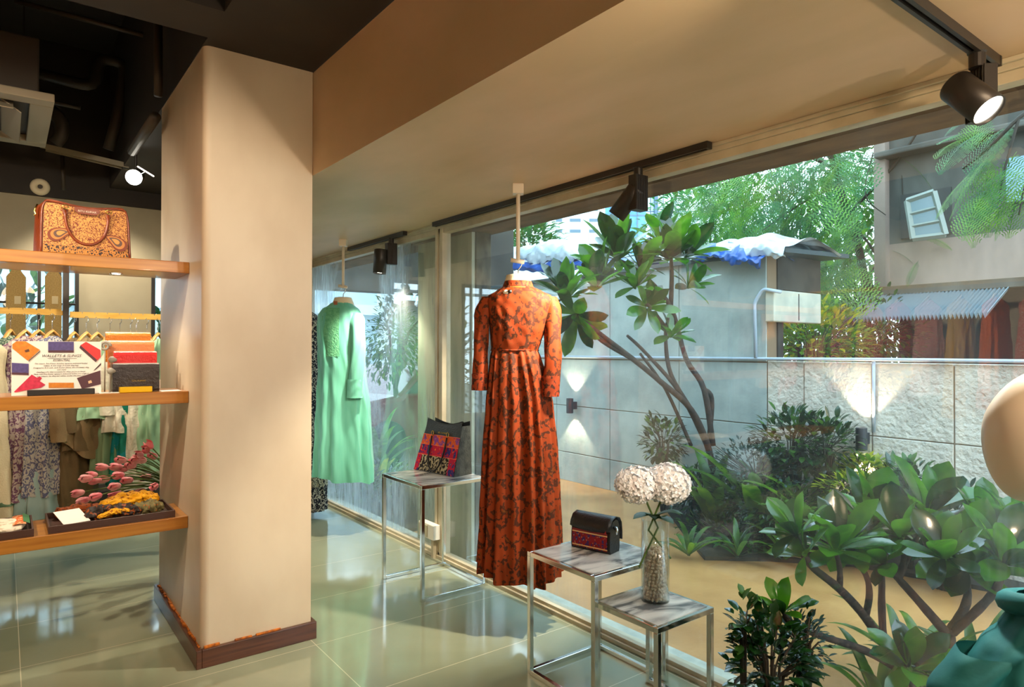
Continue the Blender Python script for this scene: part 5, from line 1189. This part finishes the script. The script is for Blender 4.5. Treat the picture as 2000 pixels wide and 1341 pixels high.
def woody(name, base, branches, tips, label, leafm, n, L, W_, seed, r0=.035, cat='frangipani', spread=(85, -5)):
    """branches: list of (points as (px,py,depth), radius start, radius end)"""
    rnd = random.Random(seed); e = empty(name, base, 0, label, 'shrub')
    tr = MB()
    for pts, ra, rb in branches:
        q = smooth_path([P(*p) if not isinstance(p, Vector) else p for p in pts]); m_ = len(q)
        tr.tube(q, [ra+(rb-ra)*i/(m_-1)+rnd.uniform(-.001,.001) for i in range(m_)], 8)
    obj('branches', tr, M_bark, e, smooth=True)
    for (px, py, dp, ax, nn, sc__) in tips:
        mb = MB(); whorl(mb, P(px, py, dp), ax, nn or n, L*sc__, W_*sc__, rnd, spread, 1); obj('leaf_rosette', mb, leafm, e, smooth=True)
    return e
UPV = Vector((0,0,1))
def ax(x, z, t=0): return _r*x+UPV*z-FW*t
# near frangipani, left stem system (base bottom at px 1745)
d1 = 2.95
woody('frangipani_shrub', PZ(1790, 1330, GZ), [
    ([(1790,1341,3.0),(1745,1285,2.98),(1690,1205,2.95),(1640,1150,2.9),(1590,1110,2.85),(1570,1085,2.82)], .024, .014),
    ([(1690,1205,2.95),(1698,1160,2.97),(1690,1120,3.0),(1660,1080,3.05)], .017, .011),
    ([(1725,1250,2.97),(1722,1180,3.05),(1722,1120,3.1),(1715,1060,3.15),(1700,1035,3.2)], .017, .011),
    ([(1640,1150,2.9),(1640,1110,2.9),(1632,1075,2.9)], .014, .010),
    ([(1760,1310,3.0),(1690,1270,2.8),(1600,1240,2.7),(1545,1215,2.62),(1528,1195,2.6)], .017, .011),
    ([(1590,1110,2.85),(1560,1060,2.85),(1555,1045,2.85)], .012, .009)],
    [(1632,1070,2.9,ax(0,1,.2),18,1.05),(1556,1040,2.85,ax(-.4,1),12,.8),(1700,1030,3.2,ax(.1,1,.2),20,1.15),(1528,1190,2.6,ax(-.2,1,.3),11,.62),(1660,1075,3.05,ax(0,1,.3),13,.9),(1570,1083,2.82,ax(-.6,.7),9,.7)],
    'near frangipani shrub with bare forked stems leaning over the ochre paving', [L_glossy, L_bright], 14, .27, .115, 201)
woody('frangipani_shrub', PZ(1855, 1341, GZ), [
    ([(1862,1400,2.75),(1858,1330,2.75),(1852,1240,2.75)], .034, .028),
    ([(1852,1240,2.75),(1800,1180,2.8),(1755,1130,2.88),(1725,1100,2.92)], .02, .013),
    ([(1755,1130,2.88),(1765,1090,2.95),(1760,1050,3.0)], .014, .010),
    ([(1852,1240,2.75),(1880,1195,2.78),(1890,1160,2.8),(1885,1120,2.85)], .022, .013),
    ([(1860,1235,2.75),(1910,1190,2.7),(1945,1150,2.68),(1960,1110,2.66)], .019, .013),
    ([(1755,1130,2.88),(1790,1050,3.1),(1812,1010,3.2)], .014, .011)],
    [(1812,1005,3.2,ax(.1,1,.2),22,1.2),(1760,1045,3.0,ax(-.2,1),14,.95),(1885,1105,2.85,ax(0,1,.35),20,1.15),(1960,1095,2.66,ax(.2,1,.3),16,1.05),(1930,1030,2.95,ax(.1,1,.1),15,1.0),(1990,1030,2.9,ax(.2,1,.1),14,1.0),(1725,1095,2.92,ax(-.5,.8,.2),10,.8),(1845,1085,2.7,ax(-.4,.9,.3),12,.85)],
    'nearest frangipani shrub with thick upright trunk and large wet leaves', [L_glossy, L_bright], 14, .27, .118, 202)
woody('frangipani_shrub', PZ(1790, 1341, GZ), [([(1790,1400,2.5),(1782,1340,2.5),(1780,1310,2.5)], .014, .010)],
    [(1780,1300,2.5,ax(0,1,.5),14,.85)], 'low frangipani rosette at the bottom edge below the trunks', [L_glossy, L_bright], 14, .25, .11, 203)
# rear frangipani behind the vase, rising above the wall
woody('frangipani_tree', P(1385, 905, 6.0), [
    ([(1385,880,6.05),(1330,770,5.85),(1262,690,5.7),(1225,655,5.6)], .022, .012),
    ([(1350,870,6.0),(1300,760,5.9),(1250,690,5.8)], .018, .012),
    ([P(1395,960,6.0),(1385,880,6.0),(1350,800,5.9),(1290,745,5.7),(1235,700,5.5),(1170,650,5.3),(1125,615,5.2)], .032, .016),
    ([(1235,700,5.5),(1175,665,5.35),(1145,635,5.3)], .022, .014),
    ([(1350,800,5.9),(1310,730,5.8),(1300,660,5.8),(1305,620,5.8)], .022, .013),
    ([(1392,870,6.0),(1375,760,6.0),(1340,700,6.0),(1310,600,5.9),(1260,540,5.8),(1215,510,5.7)], .028, .014),
    ([(1375,760,6.0),(1390,780,6.1),(1385,860,6.1)], .024, .024),
    ([(1310,600,5.9),(1312,540,5.9),(1310,500,5.9)], .022, .016),
    ([(1300,640,5.8),(1270,600,5.6),(1262,595,5.6)], .02, .012)],
    [(1208,505,5.7,ax(-.2,1,.1),24,1.3),(1180,530,5.6,ax(-.6,.7,.3),12,1.0),(1250,520,5.8,ax(.3,1,.3),14,1.05),(1305,505,5.9,ax(.1,1,.2),28,1.3),(1110,580,5.2,ax(-.3,1,.2),22,1.05),(1125,615,5.2,ax(-.2,-.4,.5),13,1.05),(1165,560,5.5,ax(-.1,1,.4),13,1.0),(1240,560,5.6,ax(0,1,.5),13,1.0),(1265,600,5.6,ax(.1,.3,.7),12,.9),(1310,655,5.8,ax(.1,.8,.5),13,.85),(1345,560,6.0,ax(.6,.6,.2),11,.95),(1290,470,6.1,ax(0,1,.1),14,1.1),(1340,500,5.9,ax(.5,.8,.1),13,1.1)],
    'tall frangipani rising behind the vase flowers with bright leaves above the wall', [L_glossy, L_bright], 14, .36, .125, 204)
def clampx(mb, c):
    if c.x < 5.5 and c.y < 9:
        for v in mb.v: v.x = min(v.x, 5.44+.05*math.sin(v.y*70))
def bush(name, c, rad, n, ll, m, label, seed, lw=.45, stems=True, cat='shrub', kind=None, wiry=.3):
    rnd = random.Random(seed); c = Vector(c); e = empty(name, (c.x, c.y, GZ), 0, label, cat); mb = MB(); st = MB()
    for i in range(n):
        u = Vector((rnd.gauss(0,1), rnd.gauss(0,1), rnd.gauss(0,1))).normalized(); r = rnd.uniform(.35,1)**.6
        p = c+Vector((u.x*rad[0]*r, u.y*rad[1]*r, u.z*rad[2]*r)); 
        if p.z < GZ+.03: p.z = GZ+.03+rnd.uniform(0,.05)
        d = (u+Vector((rnd.uniform(-.6,.6), rnd.uniform(-.6,.6), rnd.uniform(-.2,.7)))).normalized()
        leaf_mb(mb, p, d, UPV, ll*rnd.uniform(.7,1.25), ll*lw*rnd.uniform(.8,1.1), rnd.uniform(.1,.7), .2, 4, mi=0 if rnd.random() < .7 else (1 if isinstance(m, list) and len(m) > 1 else 0), peak=.5)
        if stems and i % 9 == 0: st.tube([(c.x+u.x*rad[0]*.1, c.y+u.y*rad[1]*.1, GZ), c+Vector((u.x*rad[0]*.3, u.y*rad[1]*.3, (u.z*.3-.2)*rad[2])), p], [.007,.005,.003], 5)
    clampx(mb, c)
    obj('foliage', mb, m, e, smooth=True)
    if stems: obj('stems', st, M_twig, e, smooth=True)
    return e
def sword(name, c, n, L, W_, m, label, seed, cat='plant', lo=25, hi=80):
    rnd = random.Random(seed); c = Vector(c); e = empty(name, c, 0, label, cat)
    mb = MB()
    for i in range(n):
        az = i*2.39996+rnd.uniform(-.3,.3); el = R(rnd.uniform(lo, hi)); l_ = L*rnd.uniform(.7,1.1); out = Vector((math.cos(az), math.sin(az), 0)); s_ = Vector((-math.sin(az), math.cos(az), 0)); rows = []
        p = c.copy(); e_ = el; nn = 12
        for j in range(nn+1):
            t = j/nn; wv = W_/2*(.45+.55*math.sin(min(t/.5,1)*PI/2))*(1 if t < .5 else math.cos((t-.5)/.5*PI/2)**.8)+.001
            upv = -out*math.sin(e_)+UPV*math.cos(e_)
            rows.append([p-s_*wv+upv*wv*.35, p.copy(), p+s_*wv+upv*wv*.35]); p = p+(out*math.cos(e_)+UPV*math.sin(e_))*l_/nn; e_ -= R(rnd.uniform(5, 11))*t*1.5
        mb.grid(rows, 0 if rnd.random() < .6 else 1)
    clampx(mb, c)
    obj('leaves', mb, m, e, smooth=True); return e
def G(px, py):
    p = PZ(px, py, GZ+.03)
    if p.x > 4.95 and p.y < 5: p = PX(px, py, 4.95); p.z = GZ+.03
    return p
# sword-leaved plants in the bed
sword('sword_leaf_plant', G(1482,1040)-Vector((.0,0,0)), 13, .95, .15, [L_sword, L_mid], 'large upright sword leaved plant in the middle of the bed', 301, lo=55, hi=86)
sword('sword_leaf_plant', G(1600,1030), 12, .85, .13, [L_sword, L_mid], 'arching sword leaved plant below the red leaved shrub', 302, lo=40, hi=80)
sword('sword_leaf_plant', G(1395,1045), 14, .75, .11, [L_mid, L_sword], 'hazy sword leaved plant behind the hydrangea heads', 303, lo=40, hi=80)
sword('sword_leaf_plant', G(1535,1092), 11, .5, .055, [L_sword, L_mid], 'small sword leaved plant at the front edge of the bed', 304, lo=30, hi=80)
sword('sword_leaf_plant', G(1345,1085), 12, .36, .045, [L_mid, L_sword], 'small grassy plant at the bed corner near the vase', 305)
sword('sword_leaf_plant', G(1440,1088), 12, .36, .045, [L_mid, L_dark], 'small grassy plant at the front middle of the bed', 306)
sword('sword_leaf_plant', G(1620,1085), 12, .42, .06, [L_mid, L_dark], 'small dark grassy plant beside the near frangipani', 307)
sword('sword_leaf_plant', G(1660,1000), 12, .6, .09, [L_sword, L_yel], 'yellow tinged sword leaved plant near the garden lamp', 308, lo=40, hi=80)
# shrubs along the wall
def W5(px, py, X=5.15): return PX(px, py, X)
bush('shrub', W5(1545,860), (.26,.34,.26), 420, .10, [L_dark, L_mid], 'dark glossy shrub against the stone wall beside the garden lamp', 311)
bush('shrub', W5(1610,870,5.2), (.22,.26,.24), 300, .10, [L_dark, L_mid], 'dark shrub with drooping leaves nearest the garden lamp', 312)
bush('shrub', W5(1478,915,5.0), (.3,.5,.26), 700, .05, [L_blue, L_dark], 'fine leaved blue green shrub behind the sword plants', 313)
bush('shrub', W5(1295,860,5.2), (.2,.22,.26), 300, .09, [L_dark, L_mid], 'dark shrub at the foot of the tall frangipani, left of its stems', 314)
bush('shrub', W5(1690,925,5.25), (.16,.2,.13), 240, .09, [L_yel, L_sword], 'yellow green shrub lit from below the garden lamp', 315)
bush('shrub', W5(1680,960,5.0), (.2,.32,.12), 340, .07, [L_yel, L_mid], 'low yellow green ground shrub under the lit one', 316)
bush('shrub', W5(1775,930,5.2), (.15,.2,.11), 160, .09, [L_mid, L_dark], 'small mid green shrub right of the garden lamp', 317)
bush('shrub', W5(1840,1020,5.0), (.2,.5,.3), 420, .1, [L_dark, L_mid], 'low dark shrub hidden behind the near frangipani leaves', 318)
bush('shrub', W5(1520,985,4.9), (.3,.7,.2), 700, .08, [L_dark, L_mid], 'dense dark ground planting at the back of the bed', 319)
bush('shrub', W5(1370,960,5.0), (.25,.5,.2), 500, .08, [L_dark, L_mid], 'dense dark planting below the tall frangipani', 320)
bush('shrub', G(1400,1065)+Vector((.15,0,.08)), (.25,.5,.14), 360, .06, [L_dark, L_mid], 'low leafy fringe along the bed edge by the vase', 321)
bush('shrub', G(1570,1075)+Vector((.2,0,.08)), (.25,.5,.14), 360, .06, [L_dark, L_mid], 'low leafy fringe along the bed edge by the near frangipani', 322)
# low shrub by the kerb at bottom
b0 = PZ(1515, 1400, GZ)
bush('shrub', P(1505,1300,2.5), (.15,.15,.20), 330, .062, [L_dark, L_glossy], 'low dark leafy shrub by the kerb at the bottom edge', 331, lw=.55)
bush('shrub', P(1452,1215,2.52), (.05,.05,.11), 44, .05, [L_glossy, L_mid], 'thin round leaved sprig above the kerb shrub', 332, lw=.8)
bush('shrub', P(1570,1255,2.6), (.10,.10,.14), 240, .035, [L_blue, L_dark], 'feathery fine leaved shrub beside the kerb shrub', 333)
for k, (px, py, n_, L_, lb) in enumerate(((1720,1400,12,.42,'arching strap leaved plant beneath the forked stems'),(1830,1370,14,.55,'bright strap leaved plant around the thick trunk'),(1905,1380,12,.5,'strap leaved plant behind the teal shoulder'),(1770,1330,9,.5,'strap leaved plant between the two trunks'))):
    sword('strap_leaf_plant', PZ(px, py, GZ), n_, L_, .05, [L_sword, L_mid], lb, 341+k, lo=35, hi=80)
# planting by the misted pane
bush('shrub', PZ(690, 985, GZ)+Vector((.1,.1,.16)), (.3,.4,.2), 460, .085, [L_mid, L_dark], 'round leafy shrub outside the misted pane below the green dress', 351)
bush('shrub', PZ(735, 960, GZ)+Vector((.3,.3,.12)), (.25,.6,.16), 360, .08, [L_dark, L_mid], 'low dark shrub outside the misted pane behind the round one', 352)
sword('sword_leaf_plant', PZ(752, 975, GZ)+Vector((.1,.3,0)), 16, .6, .07, [L_sword, L_yel], 'croton like sword leaved plant outside the misted pane', 353, lo=35, hi=80)
sword('sword_leaf_plant', PZ(740, 930, GZ), 16, .9, .09, [L_sword, L_mid], 'taller sword leaved plant behind the green dress hem', 354, lo=45, hi=85)
bush('shrub', PZ(720, 880, GZ)+Vector((0,0,.3)), (.5,.8,.45), 500, .12, [L_mid, L_dark], 'dark green shrub further along the drive', 355)
# small tree by the drive
def small_tree(name, base, h, rad, n, ll, m, label, seed):
    rnd = random.Random(seed); base = Vector(base); e = empty(name, base, 0, label, 'tree')
    tr = MB(); tr.tube([base, base+Vector((.03,0,h*.4)), base+Vector((0,.04,h*.75))], [.06,.045,.03], 8)
    c = base+Vector((0,0,h)); mb = MB()
    for k in range(7):
        u = Vector((rnd.uniform(-1,1), rnd.uniform(-1,1), rnd.uniform(-.3,1)))*.8
        tr.tube([base+Vector((0,0,h*.6)), c+Vector((u.x*rad[0]*.5,u.y*rad[1]*.5,u.z*rad[2]*.3)), c+Vector((u.x*rad[0],u.y*rad[1],u.z*rad[2]))], [.03,.018,.008], 6)
    for i in range(n):
        u = Vector((rnd.gauss(0,1), rnd.gauss(0,1), rnd.gauss(0,1))).normalized(); r = rnd.uniform(.25,1)**.5*(1+.25*math.sin(5*u.x+3*u.z)); p = c+Vector((u.x*rad[0]*r,u.y*rad[1]*r,u.z*rad[2]*r))
        leaf_mb(mb, p, u+Vector((rnd.uniform(-.7,.7),rnd.uniform(-.7,.7),rnd.uniform(-.7,.3))), UPV, ll*rnd.uniform(.7,1.2), ll*.4, .4, .2, 3, mi=rnd.random() > .6, peak=.5)
    obj('trunk', tr, M_bark, e, smooth=True); obj('foliage', mb, m, e, smooth=True); return e
small_tree('small_tree', P(772, 860, 9.5)*1 if False else Vector((P(772,860,9.5).x, P(772,860,9.5).y, GZ)), 1.75, (.42,.42,.55), 1300, .10, [L_feath, L_feath2], 'bushy round headed tree by the drive behind the misted pane', 361)
small_tree('background_tree', Vector((P(1030,600,27).x, P(1030,600,27).y, GZ)), 5.2, (1.6,1.6,2.6), 2400, .4, [L_feath, L_mid], 'light green tree in the gap between the dark storey and louvred building', 362)
small_tree('background_tree', Vector((P(1640,600,11).x, P(1640,600,11).y, GZ)), 2.3, (1.5,1.5,1.5), 3000, .2, [L_mid, L_feath2], 'dense green tree behind the shed and the garden wall', 363)
small_tree('background_tree', Vector((P(1390,600,17).x, P(1390,600,17).y, GZ)), 4.4, (1.8,1.8,2.4), 2000, .28, [L_feath, L_mid], 'hazy green tree in front of the white panelled building', 364)
small_tree('background_tree', Vector((P(1560,600,14).x, P(1560,600,14).y, GZ)), 5.0, (2.2,2.2,2.8), 3400, .28, [L_feath, L_mid], 'broad green tree filling the gap beside the old building', 365)
bush('hedge', P(1590,672,7.6), (.6,.6,.5), 1100, .11, [L_feath2, L_yel], 'bright yellow green foliage behind the wall beside the shed', 366, cat='hedge')
bush('hedge', P(1690,650,8.6), (.7,.7,.6), 900, .11, [L_mid, L_dark], 'darker greenery behind the wall near the old building', 367, cat='hedge')
# feathery fronds
def frond(mb, p, d, L, rnd, mi=0, npin=11, nl=11):
    p = Vector(p); d = Vector(d).normalized(); s_ = d.cross(UPV).normalized(); cur = d.copy(); q = p.copy(); step = L/npin
    for i in range(npin):
        q2 = q+cur*step; cur = (cur+Vector((0,0,-.09))).normalized()
        up = s_.cross(cur).normalized(); t = (i+1)/npin; pl = L*.42*math.sin(PI*min(.15+.85*t, 1)*.9+.15)*(.9)
        mb.add([q-s_*.003, q+s_*.003, q2+s_*.002, q2-s_*.002], [(0,1,2,3)], mi)
        for sg in (-1, 1):
            pd = (s_*sg*.85+cur*.6-up*.12).normalized(); ps = pd.cross(up).normalized(); a = q2.copy(); n_ = max(4, int(nl*pl/(L*.42)))
            for j in range(n_):
                b = a+pd*(pl/n_); lw_ = pl/n_*.75; ll_ = L*.045*(1-.5*j/n_)
                for s2 in (-1, 1):
                    o_ = ps*s2*ll_+pd*ll_*.35-up*.15*ll_
                    mb.add([a, a+pd*lw_*.5, a+pd*lw_*.5+o_, a+o_*1.05], [(0,1,2,3)], mi)
                a = b
        q = q2
def feathery(name, base, branches, fr, label, m, seed):
    rnd = random.Random(seed); e = empty(name, base, 0, label, 'tree'); tr = MB()
    for pts, ra, rb in branches:
        q = smooth_path([P(*p) if not isinstance(p, Vector) else p for p in pts]); tr.tube(q, [ra+(rb-ra)*i/(len(q)-1) for i in range(len(q))], 6)
    obj('branches', tr, M_twig, e, smooth=True); mb = MB()
    for (x0, x1, y0, y1, d0, d1, n, L, dx, dz) in fr:
        for i in range(n):
            px, py, dp = rnd.uniform(x0, x1), rnd.uniform(y0, y1), rnd.uniform(d0, d1)
            frond(mb, P(px, py, dp), _r*(dx+rnd.uniform(-.5,.5))+UPV*(dz+rnd.uniform(-.4,.3))+FW*rnd.uniform(-.6,.4), L*rnd.uniform(.75,1.2), rnd, 0 if rnd.random() < .65 else 1)
    obj('foliage', mb, m, e); return e
feathery('feathery_tree', Vector((P(1700,600,9.5).x, P(1700,600,9.5).y, GZ)), [
    ([Vector((P(1700,600,9.5).x, P(1700,600,9.5).y, GZ)), (1690,560,9.5), (1655,420,9.0), (1630,330,8.6), (1600,240,8.4)], .07, .03),
    ([(1690,640,9.2),(1735,560,9.0),(1700,480,8.8),(1660,440,8.6)], .025, .012),
    ([(1630,330,8.6),(1540,290,8.2),(1450,300,8.0),(1380,330,7.8)], .025, .01),
    ([(1655,420,9.0),(1740,330,8.5),(1790,260,8.2),(1800,230,8)], .022, .01),
    ([(1640,360,8.8),(1560,400,8.4),(1490,450,8.0)], .018, .008),
    ([(1705,300,8.5),(1690,380,8.4),(1730,420,8.4)], .01, .006),
    ([(1760,300,8.5),(1762,360,8.4),(1765,430,8.4)], .008, .005),
    ([(1740,470,8.8),(1760,540,8.6),(1745,580,8.6)], .012, .006)],
    [(1450,1660,290,380,7.6,8.6,26,.85,-.6,-.45),(1480,1690,380,470,7.6,8.6,28,.85,-.7,-.35),(1540,1700,450,560,8,9,16,.8,-.6,-.3),(1330,1470,330,430,7.8,9,20,.6,-.2,-.8),(1640,1760,270,420,8,9,10,.7,.2,-.7),(1560,1700,560,640,8.2,9,8,.6,-.3,-.3),(1720,1800,420,560,8,8.6,5,.4,.3,-.2)],
    'tall feathery leaved tree spreading over the shed roof', [L_feath, L_feath2], 401)
feathery('feathery_branch', P(1990, 200, 4.4), [
    ([P(2140,100,4.3), (2060,180,4.3), (1990,230,4.3), (1930,290,4.4), (1880,330,4.5)], .02, .006), ([(1990,230,4.3),(1960,340,4.3),(1950,400,4.35)], .01, .004), ([(2060,180,4.3),(2010,330,4.2),(1990,420,4.2)], .01, .004)],
    [(1880,1990,235,330,4.2,4.6,7,.5,-.8,-.5),(1930,2040,250,380,4.1,4.5,8,.5,-.5,-.7),(1860,1960,200,270,4.3,4.6,4,.4,-.9,-.1)],
    'bright feathery branch hanging close to the pane beside the glowing spotlight', [L_feath2, L_feath], 402)
# greenery beyond the back window
bush('hedge', (-.2, 9.5, 1.2), (1.6,.7,1.3), 900, .2, [L_dark, L_mid], 'dark greenery outside the back window behind the burlap panels', 371, cat='hedge')
bush('hedge', (1.6, 9.8, 1.0), (.8,.7,1.1), 400, .2, [L_dark, L_mid], 'dark greenery outside the narrow back window', 372, cat='hedge')
sl = MB()
for k in range(5): sl.box((-2, 8.2+k*.18, 2.30+k*.015), (1.6, 8.27+k*.18, 2.33+k*.015))
e = empty('slatted_canopy', (0, 8.5, 2.3), 0, 'white slatted canopy outside the back window', 'canopy'); obj('slats', sl, M_bwh, e)
for x in (-2, 1.5): obj('post', MB().box((x,8.9,GZ),(x+.06,8.96,2.32)), M_bwh, e)
struct('ground_back', MB().box((-12, 7.1, GZ-.1), (2.72, 60, GZ)), mat('grey_paving', srgb(120,124,116), .6))
